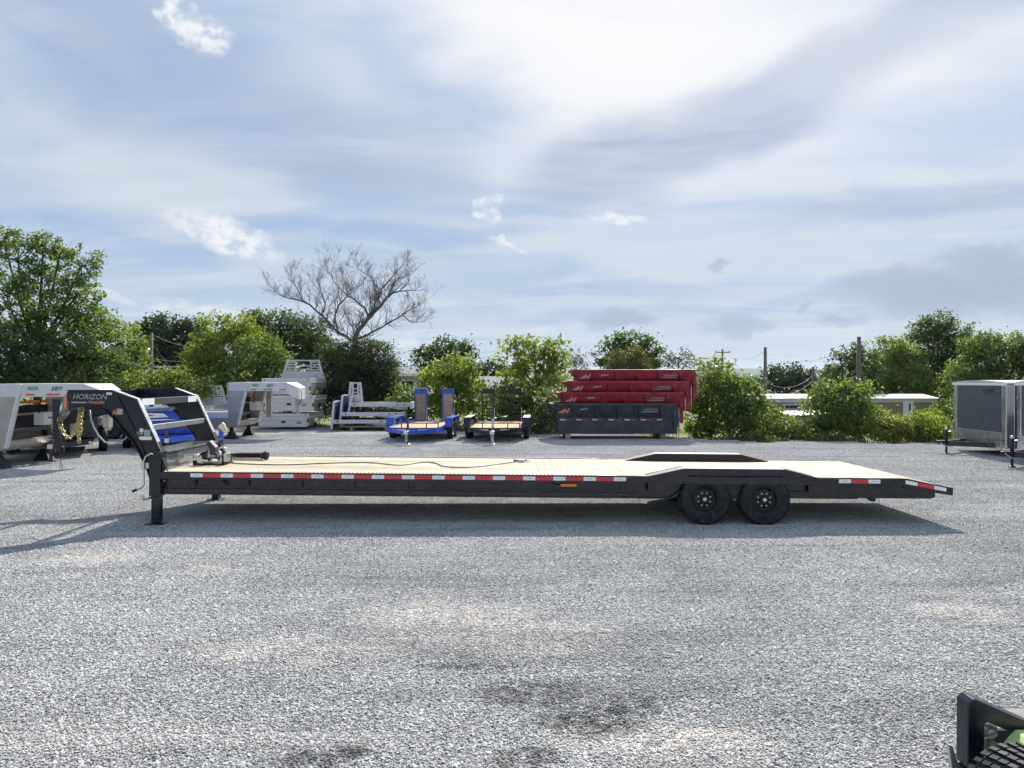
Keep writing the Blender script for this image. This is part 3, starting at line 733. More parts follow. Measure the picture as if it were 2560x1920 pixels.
    # ---- jacks
    for y, far in ((11.86, False), (14.24, True)):
        j = B(); j.box((-5.575, y-.09, .36), (-5.398, y+.09, 1.045)); j.prism([(-5.398, .95), (-5.33, .80), (-5.398, .42)], 'y', y-.05, y+.05)
        jo = j.build('jack_housing', black, T, .006)
        l = B(); l.box((-5.552, y-.062, -.055), (-5.425, y+.062, .36)); l.build('jack_leg', black, jo, .005)
        f = B(); f.box((-5.63, y-.11, -.079), (-5.35, y+.11, -.062)); f.build('jack_foot', blackm, jo)
        if not far:
            for x in (-5.68, -5.60): B().box((x-.028, y-.094, .79), (x+.022, y-.091, .875)).build('jack_label', cream, jo)
            k = B(); k.tube([(-5.50, y-.10, 1.0), (-5.53, y-.13, 1.02), (-5.60, y-.14, .98), (-5.635, y-.14, .90), (-5.625, y-.14, .55), (-5.66, y-.14, .50), (-5.74, y-.14, .465)], .013, 8); k.build('jack_crank', zinc, jo)
            k = B(); k.tube([(-5.74, y-.14, .465), (-5.80, y-.14, .44)], .02, 8); k.build('crank_grip', rubber, jo)
            k = B(); k.tube([(-5.57, y-.02, .33), (-5.69, y-.05, .30)], .018, 8).tube([(-5.66, y-.05, .31), (-5.70, y-.05, .36)], .015, 6); k.build('drop_leg_pin', zinc, jo)
            for z in (.60, .74): B().lathe([(.001, -.03), (.012, -.03), (.014, 0)], (-5.34, 11.80, z), 'y', 8).build('frame_bolt', zinc, T)
    # front bulkhead box between the jacks
    tx = B(); tx.box((-5.80, 12.02, .742), (-5.42, 14.18, 1.00)); bx = tx.build('toolbox', toolgrey, T, .008)
    ld = B(); ld.box((-5.83, 12.016, 1.003), (-5.405, 14.184, 1.035)); ld.build('lid', toolgrey, bx, .006)
    hd = B(); hd.box((-5.404, 12.03, .985), (-5.395, 14.17, 1.004)); hd.build('lid_lip', black, bx)
    ft = B(); ft.box((-5.50, YN+.15, .404), (-5.43, YF-.15, .70)); ft.build('front_header', black, T)
    # electric winch bolted to the deck behind the box
    w = B(); w.box((-5.30, 12.72, .738), (-4.78, 13.14, .762)); w.box((-5.30, 12.72, .762), (-5.24, 12.76, .81)); w.box((-4.83, 12.74, .762), (-4.79, 13.12, .90)); wb = w.build('winch', blackm, T, .004)
    q = B(); q.lathe([(.001, 0), (.085, 0), (.085, .05), (.05, .055), (.05, .17), (.085, .175), (.085, .20), (.001, .20)], (-5.12, 12.93, .87), 'x', 20); q.build('winch_drum', zinc, wb)
    q = B(); q.lathe([(.001, -.12), (.06, -.12), (.072, -.10), (.072, 0), (.001, 0)], (-5.10, 12.93, .88), 'x', 18); q.build('winch_motor', grayblack, wb)
    q = B(); q.prism([(-5.08, .98), (-5.14, 1.10), (-5.08, 1.13), (-4.98, 1.02), (-4.98, .90), (-5.08, .90)], 'y', 12.86, 13.0); q.build('winch_gearbox', grayblack, wb, .008)
    q = B(); q.tube([(-4.90, 12.80, .93), (-4.89, 12.80, 1.01), (-4.84, 12.80, 1.03), (-4.79, 12.80, 1.01), (-4.77, 12.80, .93)], .017, 8); q.build('winch_handle', chrome, wb)
    q = B(); q.box((-4.80, 12.74, .79), (-4.755, 12.95, .93)); q.build('winch_control_box', zinc, wb, .006)
    q = B(); q.tube([(-5.10, 12.88, .98), (-5.16, 12.86, .93), (-5.26, 12.84, .88)], .012, 6); q.build('winch_lead', rubber, wb)
    q = B(); q.tube([(-5.34, 12.84, .862), (-5.24, 12.83, .885)], .032, 10); q.build('winch_remote', whitet, wb)
    q = B(); q.tube([(-5.20, 12.70, .775), (-5.13, 12.70, .772)], .016, 8); q.build('winch_bolt', zinc, wb)
    return T
main = build_main_trailer()
for o in list(main.children):
    if o.name.startswith('badge'): bpy.data.objects.remove(o)
def skew_badge():
    """red badge and white label that follow the converging nose of the neck"""
    def on_nose(t, z):      # t 0 at the plate, 1 at the coupler
        return (-6.95-.75*t, 12.0+1.0*t-.006, z)
    m = MB(OT); A = [on_nose(.06, 1.90), on_nose(.10, 1.70), on_nose(.42, 1.64), on_nose(.36, 1.82)]
    m.loft(A, [Vector(a)+Vector((-.003, -.003, 0)) for a in A]); m.build('badge', redt, main)
    m = MB(OT); A = [on_nose(.50, 1.76), on_nose(.54, 1.66), on_nose(.80, 1.57), on_nose(.76, 1.68)]
    m.loft(A, [Vector(a)+Vector((-.003, -.003, 0)) for a in A]); m.build('neck_label', whitet, main)
skew_badge()
# loose things lying on the deck
def on_deck(x, y, dz=0): 
    return (x, y, .736 + dz + (3.42-x)*.00925)
cb = MB(); 
path = [(-4.78, 13.0), (-4.4, 12.86), (-3.8, 12.78), (-3.2, 13.05), (-2.5, 13.23), (-1.9, 12.9), (-1.57, 13.38), (-1.35, 13.3), (-1.11, 12.75), (-.74, 12.68), (-.3, 13.1), (.06, 13.62)]
P = [Vector(on_deck(x, y, .012)) for x, y in path]; sm = []
for i in range(len(P)-1):
    a, b, c, d = P[max(i-1, 0)], P[i], P[i+1], P[min(i+2, len(P)-1)]
    for k in range(6):
        t = k/6; sm.append(.5*((2*b)+(c-a)*t+(2*a-5*b+4*c-d)*t*t+(3*b-a-3*c+d)*t**3))
sm.append(P[-1]); cb.tube(sm, .009, 6)
tag(cb.build('winch_cable', grayblack), 'thin dark cable snaking along the pale deck boards', 'cable')
hk = thing('cable_hook', 'small silver hook block at the end of the cable on the deck', 'hook', on_deck(.12, 13.63, 0))
MB().box((-.02, -.05, 0), (.10, .05, .055)).build('hook_block', zinc, hk, .012)
MB().tube([(.10, 0, .03), (.17, .02, .03), (.20, .06, .03), (.16, .09, .03), (.12, .07, .03)], .013, 8).build('hook', zinc, hk)
MB().tube([(-.02, 0, .03), (-.09, -.01, .03)], .018, 8).build('cable_collar', grayblack, hk)
hc = thing('hydraulic_cylinder', 'black cylinder with flanged end lying on the deck behind the winch', 'cylinder', on_deck(-4.95, 13.62, 0))
MB().lathe([(.001, 0), (.052, 0), (.052, .50), (.060, .50), (.060, .56), (.001, .56)], (0, 0, .075), 'x', 20).build('barrel', gloss, hc)
MB().lathe([(.001, .56), (.075, .56), (.075, .62), (.045, .62), (.045, .60), (.001, .60)], (0, 0, .075), 'x', 20).build('flange', blackm, hc)
MB().tube([(0, -.06, .02), (.55, -.06, .015)], .008, 6).build('hydraulic_line', rubber, hc)
# ------------------------------------------------------------------ aluminium gooseneck trailers on the left
def eby_trailer(label, loc, rotz=0, copy_of=None):
    if copy_of:
        c = copy_tree(copy_of); c.location = loc; c.rotation_euler = (0, 0, rotz); c['label'] = label; return c
    T = thing('aluminium_gooseneck_trailer', label, 'trailer', loc, (0, 0, rotz), 'aluminium gooseneck trailers parked on the lot')
    W = 2.3
    for y, s in ((0, 1), (W, -1)):
        p = MB(); p.prism([(-.75, 2.12), (-.02, 2.12), (-.36, .66), (-.70, .88)], 'y', y, y+s*.05); p.build('neck_side_panel', alu, T)
        p = MB(); p.prism([(-.72, 1.55), (-.18, 1.55), (-.30, 1.02), (-.68, 1.02)], 'y', y-s*.004, y-s*.001); p.build('panel_inset', alud, T)
        p = MB(); p.bar((0.0, y+s*.02, 2.12), (-.38, y+s*.02, .52), .12, .075, (1, 0, .3)); p.build('front_post', white, T, .012)
        p = MB(); p.bar((-.75, y+s*.02, 2.12), (-.70, y+s*.02, .88), .10, .05, (1, 0, 0)); p.build('rear_post', alu, T)
        r = MB(); r.prism([(-6.6, 1.02), (-.72, 1.02), (-.72, .80), (-6.6, .80)], 'y', y, y+s*.06); r.build('side_rail', white, T, .01)
        r = MB(); r.prism([(-3.0, .80), (-1.35, .80), (-.70, .90), (-.36, .66), (-.42, .50), (-.62, .46), (-1.6, .44), (-3.0, .50)], 'y', y+s*.01, y+s*.05); r.build('belly_panel', alu, T)
    MB().prism([(-6.6, .96), (-.72, .96), (-.72, .92), (-6.6, .92)], 'y', .05, W-.05).build('deck', alud, T)
    # apron across the nose, rolled under at the bottom
    prof = [(-.36, .70), (-.30, .70), (-.36, .56), (-.46, .47), (-.62, .43), (-.62, .46), (-.48, .51), (-.41, .58)]
    a = MB(); a.prism(prof, 'y', .06, W-.06); a.build('nose_apron', alu, T)
    a = MB(); a.box((-.70, .06, .69), (-.34, W-.06, .71)); a.build('nose_floor', alud, T)
    # tapered neck box
    def sect(x, y0, y1, z0, z1): return [(x, y0, z0), (x, y1, z0), (x, y1, z1), (x, y0, z1)]
    n = MB(); n.loft(sect(-.72, -.004, W+.004, 1.80, 2.125), sect(0.02, -.004, W+.004, 1.80, 2.125)); n.loft(sect(.021, -.004, W+.004, 1.80, 2.125), sect(1.30, .45, W-.45, 1.80, 2.125))
    n.loft(sect(1.301, .45, W-.45, 1.70, 2.125), sect(1.70, .70, W-.70, 1.46, 1.93)); nk = n.build('neck', white, T, .012)
    c = MB(); c.box((1.46, 1.05, .98), (1.62, 1.25, 1.60)); c.lathe([(.001, .90), (.08, .90), (.08, 1.0), (.001, 1.0)], (1.54, 1.15, 0), 'z', 14); c.build('coupler', alu, T)
    c = MB(); c.tube([(1.66, .9, 1.9), (1.76, .88, 1.7), (1.74, .86, 1.4), (1.64, .84, 1.25)], .013, 6); c.build('electric_cord', bluetext, T)
    for x, m, w, h, z in ((.12, green_l, .24, .10, 1.985), ):
        pass
    def side(x): return -.004 + (x-.021)/1.279*.454       # near face of the tapering neck
    def plate(x0, x1, z0, z1, m, nm):
        e = .004; MB().loft([(x0, side(x0)-e, z0), (x0, side(x0)-.001, z0), (x0, side(x0)-.001, z1), (x0, side(x0)-e, z1)], [(x1, side(x1)-e, z0), (x1, side(x1)-.001, z0), (x1, side(x1)-.001, z1), (x1, side(x1)-e, z1)]).build(nm, m, T)
    plate(.14, .36, 1.965, 2.055, green_l, 'rating_label'); plate(.10, .28, 1.835, 1.875, redt, 'reflector'); plate(.52, .80, 1.835, 1.875, redt, 'reflector'); plate(1.05, 1.28, 1.835, 1.875, redt, 'reflector')
    t = place_text('neck_lettering', TXT['eby'], bluetext, T, (.62, side(.62)-.006, 1.955)); t.rotation_euler = (R(90), 0, math.atan(.355)); t.scale = (.85, .78, 1)
    # inner fittings seen below the neck: ladder channel, box, bars
    q = MB(); q.box((.02, W-.25, .72), (.22, W-.05, 1.80)); q.build('hydraulic_channel', alu, T, .006)
    q = MB(); q.box((-.25, .9, 1.05), (.02, 1.5, 1.38)); q.build('control_box', white, T, .01)
    q = MB(); q.box((-.66, .1, 1.60), (-.62, W-.1, 1.68)); q.build('bulkhead_bar', amber, T)
    q = MB(); q.box((-.72, .1, .96), (-.67, W-.1, 1.55)); q.build('bulkhead', blackm, T)
    q = MB(); q.box((-.60, .1, 1.30), (-.56, W-.1, 1.36)); q.build('bulkhead_rail', alu, T)
    q = MB(); q.tube([(-.05, .95, 1.78), (-.12, .93, 1.6), (-.05, .9, 1.45), (-.1, .9, 1.36)], .016, 6); q.build('hydraulic_hose', rubber, T)
    for y in (.22, W-.22):
        l = MB(); l.box((-.75, y-.055, .26), (-.63, y+.055, .86)); lo = l.build('landing_leg', blackm, T, .005)
        f = MB(); f.loft([(-.92, y-.16, .006), (-.46, y-.16, .006), (-.46, y+.16, .006), (-.92, y+.16, .006)], [(-.76, y-.06, .30), (-.62, y-.06, .30), (-.62, y+.06, .30), (-.76, y+.06, .30)]); f.build('landing_foot', blackm, lo)
    for x in (-4.2, -5.1):
        for y, s in ((.12, -1), (W-.12, 1)): make_wheel(T, (x, y, .385), face=s, detail=False)
    MB().box((-4.8, .4, .36), (-4.5, W-.4, .42)).build('axle', blackm, T)
    MB().tube([(-2.6, .2, .50), (-1.6, .3, .36), (-.9, .2, .34), (-.2, .35, .40)], .012, 6).build('hanging_hose', rubber, T)
    return T
eb1 = eby_trailer('aluminium gooseneck trailer with white neck standing behind the long black neck', (-12.15, 19.0, 0))
eb2 = eby_trailer('aluminium gooseneck trailer with white neck beside the stack of white truck beds', (-9.80, 28.5, 0), copy_of=eb1)

# black and blue dump trailers glimpsed through the neck
def dump_trailer(name, label, loc, rotz, paint, stripes):
    T = thing(name, label, 'trailer', loc, (0, 0, rotz))
    W = 2.15
    hb = 1.20 if stripes else 1.36
    b = MB(); b.box((-W/2, 1.6, .50), (W/2, 5.2, hb)); b.build('dump_body', paint, T, .015)
    for x in (-.98, -.5, 0, .5, .98): MB().box((x-.035, 1.56, .52), (x+.035, 1.6, hb-.02)).build('body_rib', paint, T)
    MB().box((-W/2-.02, 1.55, hb+.002), (W/2+.02, 5.22, hb+.06)).build('top_rail', paint, T, .01)
    f = MB(); f.box((-.95, 0.95, .36), (.95, 5.2, .48)).bar((-.85, 1.0, .42), (-.06, -.2, .42), .09, .13).bar((.85, 1.0, .42), (.06, -.2, .42), .09, .13); f.build('frame', paint, T)
    if not stripes: MB().box((-.34, .62, .50), (.34, 1.05, .88)).build('pump_box', paint, T, .01)
    MB().box((-.06, -.45, .38), (.06, -.15, .48)).build('coupler', zinc, T)
    j = MB(); j.box((-.04, -.1, .02), (.04, -.02, .92)).box((-.12, -.18, .004), (.12, .06, .02)); j.build('jack', grayblack, T)
    for s in (-1, 1):
        MB().box((s*1.09, 2.3, .80), (s*1.32, 4.3, .84)).build('fender', paint, T)
        for y in (2.8, 3.7):
            w = make_wheel(T, (0, 0, 0), r=.37, w=.22, face=-1, detail=False); w.rotation_euler = (0, 0, R(90)*(1 if s > 0 else -1)); w.location = (s*1.20, y, .37)
    for x0, x1, m in ((-.95, -.70, redt), (-.70, -.45, whitet), (.45, .70, redt), (.70, .95, whitet)): MB().box((x0, .944, .39), (x1, .949, .44)).build('tape_strip', m, T)
    if stripes:
        for i, (pts, m) in enumerate((([(-1.05, 1.19), (-.1, 1.16), (.05, 1.04), (-1.05, 1.00)], whitet), ([(-.95, 1.13), (-.4, 1.12), (-.38, 1.08), (-.95, 1.08)], redt), ([(-1.05, .95), (-.1, .98), (.3, .95), (-1.05, .91)], whitet), ([(-.3, .82), (.6, .86), (.55, .82), (-.3, .79)], whitet), ([(.2, .76), (.6, .77), (.58, .72), (.2, .72)], redt))):
            MB().prism(pts, 'y', 1.553-.004*i*0, 1.548-.001*i).build('painted_stripe', m, T)
    else:
        ch = MB(); chain_mesh(ch, sag((.02, -.2, .95), (.22, -.1, 1.0), .22, 10)); ch.build('safety_chain', gold, T)
        MB().tube(sag((-.3, .3, .95), (.25, .2, .8), .25), .012, 6).build('trailer_cord', hose, T)
        for x0, x1, m in ((-.95, -.70, redt), (-.70, -.45, whitet)): MB().box((x0, 1.55, .95), (x1, 1.553, 1.0)).build('tape_strip', m, T)
    return T
dump_trailer('dump_trailer', 'black dump trailer half hidden behind the gold chains of the neck', (-12.55, 20.9, 0), R(27), black, False)
bt = dump_trailer('dump_trailer', 'blue dump trailer with white and red stripes seen through the neck posts', (-10.30, 22.9, 0), R(24), blue, True)
st = thing('cargo_strap', 'bundled beige strap hung on a blue winch post beside the neck', 'strap', (-8.94, 23.6, 0))
MB().box((-.06, -.04, 0), (.06, .06, .80)).build('winch_post', blue, st, .01)
MB().loft([(-.10, -.06, .78), (.05, -.06, .92), (.12, -.06, .86), (.20, -.06, .66), (.08, -.06, .62)], [(-.08, .05, .80), (.05, .05, .93), (.11, .05, .86), (.18, .05, .67), (.08, .05, .63)]).build('strap_bundle', beige, st, .02)

# ------------------------------------------------------------------ aluminium truck beds
def rack(T, w0=2.06, w1=1.47, h=.95, y=0, z=0, m=None):
    """headache rack: solid lower panel, slanted posts, bars with open slots"""
    m = m or white; zl = z+h*.42
    wa = w0+(w1-w0)*.42
    p = MB(); p.prism([(-w0/2, z), (w0/2, z), (wa/2, zl), (-wa/2, zl)], 'y', y, y+.04); rk = p.build('rack_panel', m, T)
    for s in (-1, 1):
        MB().bar((s*w0/2, y+.02, z), (s*w1/2, y+.02, z+h), .10, .10, (0, 1, 0)).build('rack_post', m, rk)
        MB().bar((s*w1*.27, y+.02, zl), (s*w1*.25, y+.02, z+h), .05, .09, (0, 1, 0)).build('rack_upright', m, rk)
        for k in range(4):
            t = .46+k*.135; wk = w0+(w1-w0)*t
            MB().box((s*w1*.26, y, z+h*t), (s*wk*.48, y+.035, z+h*(t+.055))).build('rack_slat', m, rk)
    MB().box((-w1/2, y-.01, z+h*.94), (w1/2, y+.05, z+h)).build('rack_top', m, rk)
    for k in range(2):
        t = .50+k*.17; MB().box((-w1*.26, y, z+h*t), (w1*.26, y+.035, z+h*(t+.05))).build('rack_slat', m, rk)
    return rk
def truck_bed(label, loc, rotz=0, with_rack=True, L=2.7, skirt=.50, under=True):
    T = thing('truck_bed', label, 'truck bed', loc, (0, 0, rotz), 'aluminium truck beds stacked at the back of the lot')
    W = 2.25; h = skirt+.06
    MB().box((-W/2, 0, h), (W/2, L, h+.05)).build('deck', alu, T, .01)
    MB().box((-W/2, -.05, h-.05), (W/2, 0, h+.09)).build('rear_sill', white, T, .012)
    MB().prism([(-W/2, h-.05), (W/2, h-.05), (W/2, .14), (W/2-.12, .05), (-W/2+.12, .05), (-W/2, .14)], 'y', -.03, .01).build('rear_skirt', white, T, .012)
    MB().box((-W/2+.15, -.034, h-.22), (W/2-.15, -.031, h-.20)).build('skirt_crease', alu, T)
    MB().box((-.10, -.036, h-.33), (.10, -.031, h-.24)).build('plate_lamp', blackm, T)
    t = place_text('bed_lettering', TXT['eby'], bluetext, T, (W/2-.55, -.034, h-.36)); t.scale = (.8, .7, 1)
    for s in (-1, 1):
        MB().box((s*(W/2-.03)-.06, -.040, .24), (s*(W/2-.03)+.03, -.031, .42)).build('tail_light', redl, T)
        MB().box((s*(W/2-.14)-.03, -.056, h+.00), (s*(W/2-.14)+.03, -.051, h+.05)).build('marker_light', blackm, T)
        MB().box((s*(W/2-.02), .01, h-.12), (s*W/2, L, h+.10)).build('side_rail', white, T, .01)
        # side skirt with a wheel cut-out
        MB().prism([(.02, h-.13), (L, h-.13), (L, .30), (2.0, .30), (1.85, .10), (1.75, .34), (1.3, .40), (.95, .34), (.80, .08), (.02, .08)], 'x', s*(W/2-.03), s*(W/2-.01)).build('side_box', alu, T)
    if under:
        for x in (-.45, .45): MB().box((x-.05, .1, .02), (x+.05, L-.1, h-.005)).build('frame_rail', alud, T)
    if with_rack: rack(T, y=L-.08, z=h+.05)
    return T
sx = (709-1280)/1920*34.2
truck_bed('lowest white truck bed of the tall stack, with red tail lights', (sx, 34.2, .06), 0, False)
mid = truck_bed('middle white truck bed of the tall stack, between two others', (sx+.15, 34.5, .76), R(2), False, skirt=.58)
truck_bed('topmost white truck bed of the tall stack, carrying a slotted headache rack', (sx-.05, 34.8, 1.50), R(-1), True, skirt=.62)
ld = thing('pallet_load', 'small odd parts heaped on the lowest bed of the tall stack', 'parts', (sx, 34.5, .68))
MB().box((-.75, .0, 0), (.85, .4, .06)).build('tray', blackm, ld)
MB().lathe([(.001, 0), (.20, .01), (.19, .08), (.10, .14), (.001, .15)], (.0, .2, .06), 'z', 10, False).build('bundle', oldwood, ld)
MB().lathe([(.001, 0), (.10, .01), (.11, .07), (.001, .11)], (-.75, .1, .06), 'z', 9, False).build('bag', white, ld)
truck_bed('white truck bed with headache rack behind the aluminium gooseneck trailer', ((492-1280)/1920*36, 34.6, .26), R(2), True, skirt=.62)
# a fourth group: beds lying sideways on, racks standing at their left ends
def side_bed(label, loc, lean, rk, dark):
    T = thing('truck_bed', label, 'truck bed', loc, (0, 0, R(4)), 'aluminium truck beds leaning by the dark cedar')
    L = 2.75
    MB().box((.05, 0, .0), (L, .06, .17)).build('side_rail', white, T, .012)
    MB().box((.05, 2.0, .0), (L, 2.06, .17)).build('side_rail', white, T, .012)
    MB().box((.05, .061, .08), (L, 1.999, .13)).build('deck', alu, T)
    MB().box((L, -.01, -.10), (L+.12, 2.07, .19)).build('rear_sill', white, T, .012)
    MB().prism([(L-1.2, -.003), (L-.1, -.003), (L-.1, -.14), (L-.45, -.14)], 'y', .01, .05).build('fender_gusset', alu, T)
    for x in (.3, L-.25, L-.55): MB().lathe([(.001, -.006), (.035, -.006), (.035, 0)], (x, -.001, .09), 'y', 10).build('marker_light', blackm, T)
    p = MB(); p.loft([(0, 0, -.25), (.10, 0, -.25), (.10+lean, .10, rk), (lean, .10, rk)], [(0, 2.06, -.25), (.10, 2.06, -.25), (.10+lean, 1.96, rk), (lean, 1.96, rk)]); p.build('rack_back', white, T, .02)
    if dark:
        p = MB(); p.loft([(.101, .06, -.2), (.14, .06, -.2), (.14+lean, .14, rk-.05), (.101+lean, .14, rk-.05)], [(.101, 2.0, -.2), (.14, 2.0, -.2), (.14+lean, 1.9, rk-.05), (.101+lean, 1.9, rk-.05)]); p.build('rack_lining', bluetext, T)
    for x in (.5, 1.5, 2.4): MB().box((x, .3, -.12), (x+.08, 1.8, .075)).build('cross_bearer', alud, T)
    return T
bx = (828-1280)/1920*33.6
side_bed('white truck bed lowest of the sideways stack, rack with dark blue lining', (bx, 33.4, .30), .10, .98, True)
side_bed('white truck bed in the middle of the sideways stack', (bx+.30, 33.7, .62), .10, .92, True)
s3 = side_bed('topmost white truck bed of the sideways stack with slotted rack', (bx+.62, 34.0, 1.02), .10, .45, False)
rk = rack(s3, 1.3, .9, 1.0, 0, 0); rk.location = (.28, .5, .13); rk.rotation_euler = (0, 0, R(-25)); rk.scale = (.55, 1, .95)
MB().box((.2, .2, -.72), (.3, 1.8, -.13)).build('spacer_block', oldwood, s3)
skid = thing('skid', 'grey timber skid under the sideways stack of truck beds', 'skid', (bx+.9, 33.2, 0))
for x in (0, 1.5): MB().box((x, 0, .004), (x+.12, 2.2, .16)).build('bearer', oldwood, skid)
for y in (.02, .7, 1.4, 2.0): MB().box((-.2, y, .161), (1.9, y+.15, .195)).build('board', oldwood, skid)

# ------------------------------------------------------------------ small equipment trailers with upright ramps
def equipment_trailer(label, loc, rotz, paint, wooden):
    T = thing('equipment_trailer', label, 'trailer', loc, (0, 0, rotz), 'equipment trailers with ramps raised')
    W = 1.92; y0, y1 = .95, 5.3; z = .52
    n = 8; pw = (W-.16)/n; me = None
    for i in range(n):
        if me is None: o = MB().box((-W/2+.08, y0+.06, z-.04), (-W/2+.08+pw-.008, y1-.05, z)).build('plank', cedar, T); me = o.data
        else: o = put('plank', me, T)
        o.location = (i*pw, 0, 0)
    for s in (-1, 1): MB().box((s*(W/2-.078), y0, z-.16), (s*W/2, y1, z+.012)).build('side_rail', paint, T, .006)
    MB().box((-W/2+.08, y1-.05, z-.15), (W/2-.08, y1, z+.005)).build('rear_sill', paint, T)
    f = MB(); f.loft([(-W/2, y0-.05, z-.17), (0, y0-.28, z-.17), (0, y0-.02, z-.17), (-W/2, y0+.05, z-.17)], [(-W/2, y0-.05, z-.01), (0, y0-.28, z-.01), (0, y0-.02, z-.01), (-W/2, y0+.05, z-.01)])
    f.loft([(W/2, y0-.05, z-.17), (0, y0-.28, z-.17), (0, y0-.02, z-.17), (W/2, y0+.05, z-.17)], [(W/2, y0-.05, z-.01), (0, y0-.28, z-.01), (0, y0-.02, z-.01), (W/2, y0+.05, z-.01)])
    f.build('front_header', paint, T)
    fp = MB(); fp.prism([(-W/2+.09, y0+.055), (W/2-.09, y0+.055), (0, y0-.20)], 'z', z-.035, z-.003); fp.build('nose_board', cedar, T)
    for s in (-1, 1):
        MB().bar((s*(W/2-.1), y0, z-.11), (s*.05, -.15, z-.11), .07, .12).build('tongue_beam', paint, T)
    rl = MB(); rl.box((-W/2+.04, y0+.02, z+.135), (W/2-.04, y0+.06, z+.17)); rlo = rl.build('front_rail', blackm if not wooden else paint, T)
    for x in (-W/2+.05, -.45, .45, W/2-.09): MB().box((x, y0+.021, z), (x+.035, y0+.055, z+.135)).build('rail_post', blackm, rlo)
    c = MB(); c.box((-.07, -.42, z-.15), (.07, -.1, z-.04)); c.build('coupler', zinc, T, .01)
    j = MB(); j.tube([(0, -.02, .03), (0, -.02, z+.0)], .032, 10); j.tube([(0, -.02, z), (0, -.02, z+.36)], .042, 10); jo = j.build('jack', zinc if not wooden else grayblack, T)
    MB().lathe([(.001, .004), (.10, .004), (.07, .03), (.001, .03)], (0, -.02, 0), 'z', 14).build('jack_foot', zinc, jo)
    MB().tube([(0, -.02, z+.37), (.12, -.02, z+.39)], .013, 6).build('jack_handle', zinc, jo)
    ch = MB(); chain_mesh(ch, sag((-.06, -.15, z-.12), (.03, -.3, z-.1), .3, 10), .05, .008); ch.build('safety_chain', zinc, T)
    for s in (-1, 1):
        MB().loft([(s*.22, y0-.234, z-.12), (s*.52, y0-.162, z-.12), (s*.52, y0-.162, z-.055), (s*.22, y0-.234, z-.055)], [(s*.22, y0-.228, z-.12), (s*.52, y0-.156, z-.12), (s*.52, y0-.156, z-.055), (s*.22, y0-.228, z-.055)]).build('decal', whitet, T)
        for x, m in ((.60, whitet), (.71, redt), (.15, redt), (.24, whitet)):
            yy = y0-.28+(.23/(W/2))*abs(x)-.006
            MB().box((s*x-.045, yy-.02, z-.155), (s*x+.045, yy, z-.125)).build('reflector', m, T)
    for s in (-1, 1):
        fd = MB(); xa, xb = s*(W/2+.01), s*(W/2+.27)
        fd.prism([(1.95, z-.04), (2.15, z+.30), (4.05, z+.30), (4.25, z-.04), (4.20, z-.04), (4.02, z+.27), (2.18, z+.27), (2.0, z-.04)], 'x', xa, xb)
        fd.prism([(1.95, z-.04), (2.15, z+.30), (2.4, z+.30), (2.4, z-.04)], 'x', xa, xa+s*.012)
        fd.loft([(xa, 1.95, z-.05), (xb, 1.95, z-.05), (xb, 1.99, z-.05), (xa, 1.99, z-.05)], [(xa, 2.12, z+.30), (xb, 2.12, z+.30), (xb, 2.16, z+.30), (xa, 2.16, z+.30)])
        fo = fd.build('fender', paint, T, .006)
        if not wooden: MB().box((xa, 2.13, z+.301), (xb, 4.07, z+.306)).build('fender_tread', zinc, fo)
        for y in (2.65, 3.50):
            w = make_wheel(T, (0, 0, 0), r=.345, w=.205, face=-1, detail=False, rim_mat=zinc if y < 3 else None); w.rotation_euler = (0, 0, R(90)*s); w.location = (s*(W/2+.14), y, .347)
    for s in (-1, 1):
        xc = s*.56 + (.02 if wooden else 0); w = .235; hh = 1.33
        r = MB()
        for q in (-1, 1): r.box((xc+q*w-.022, y1+.02, z), (xc+q*w+.022, y1+.10, z+hh))
        r.box((xc-w+.022, y1+.02, z+hh-.21), (xc+w-.022, y1+.06, z+hh)); ro = r.build('ramp', paint, T, .004)
        if wooden:
            MB().box((xc-w+.05, y1+.03, z+.02), (xc+w-.05, y1+.07, z+hh-.21)).build('ramp_board', oldwood, ro)
            for zz in (.0, .5, .9): MB().box((xc-w+.022, y1+.075, z+zz), (xc+w-.022, y1+.095, z+zz+.05)).build('ramp_rung', paint, ro)
        else:
            for k in range(7): MB().box((xc-w+.022, y1+.03, z+.04+k*.148), (xc+w-.022, y1+.085, z+.085+k*.148)).build('ramp_rung', paint, ro)
        MB().bar((xc+w+.03, y1+.04, z+.55), (xc+w+.03, y1-.25, z-.02), .02, .02).build('ramp_strut', zinc, ro)
    return T
equipment_trailer('blue equipment trailer with brown plank deck and board-faced ramps raised', (-3.58, 26.4, 0), R(-3.8), blue, True)
equipment_trailer('black equipment trailer with plank deck and ladder-like ramps raised', (-.66, 26.4, 0), R(-2.5), black, False)

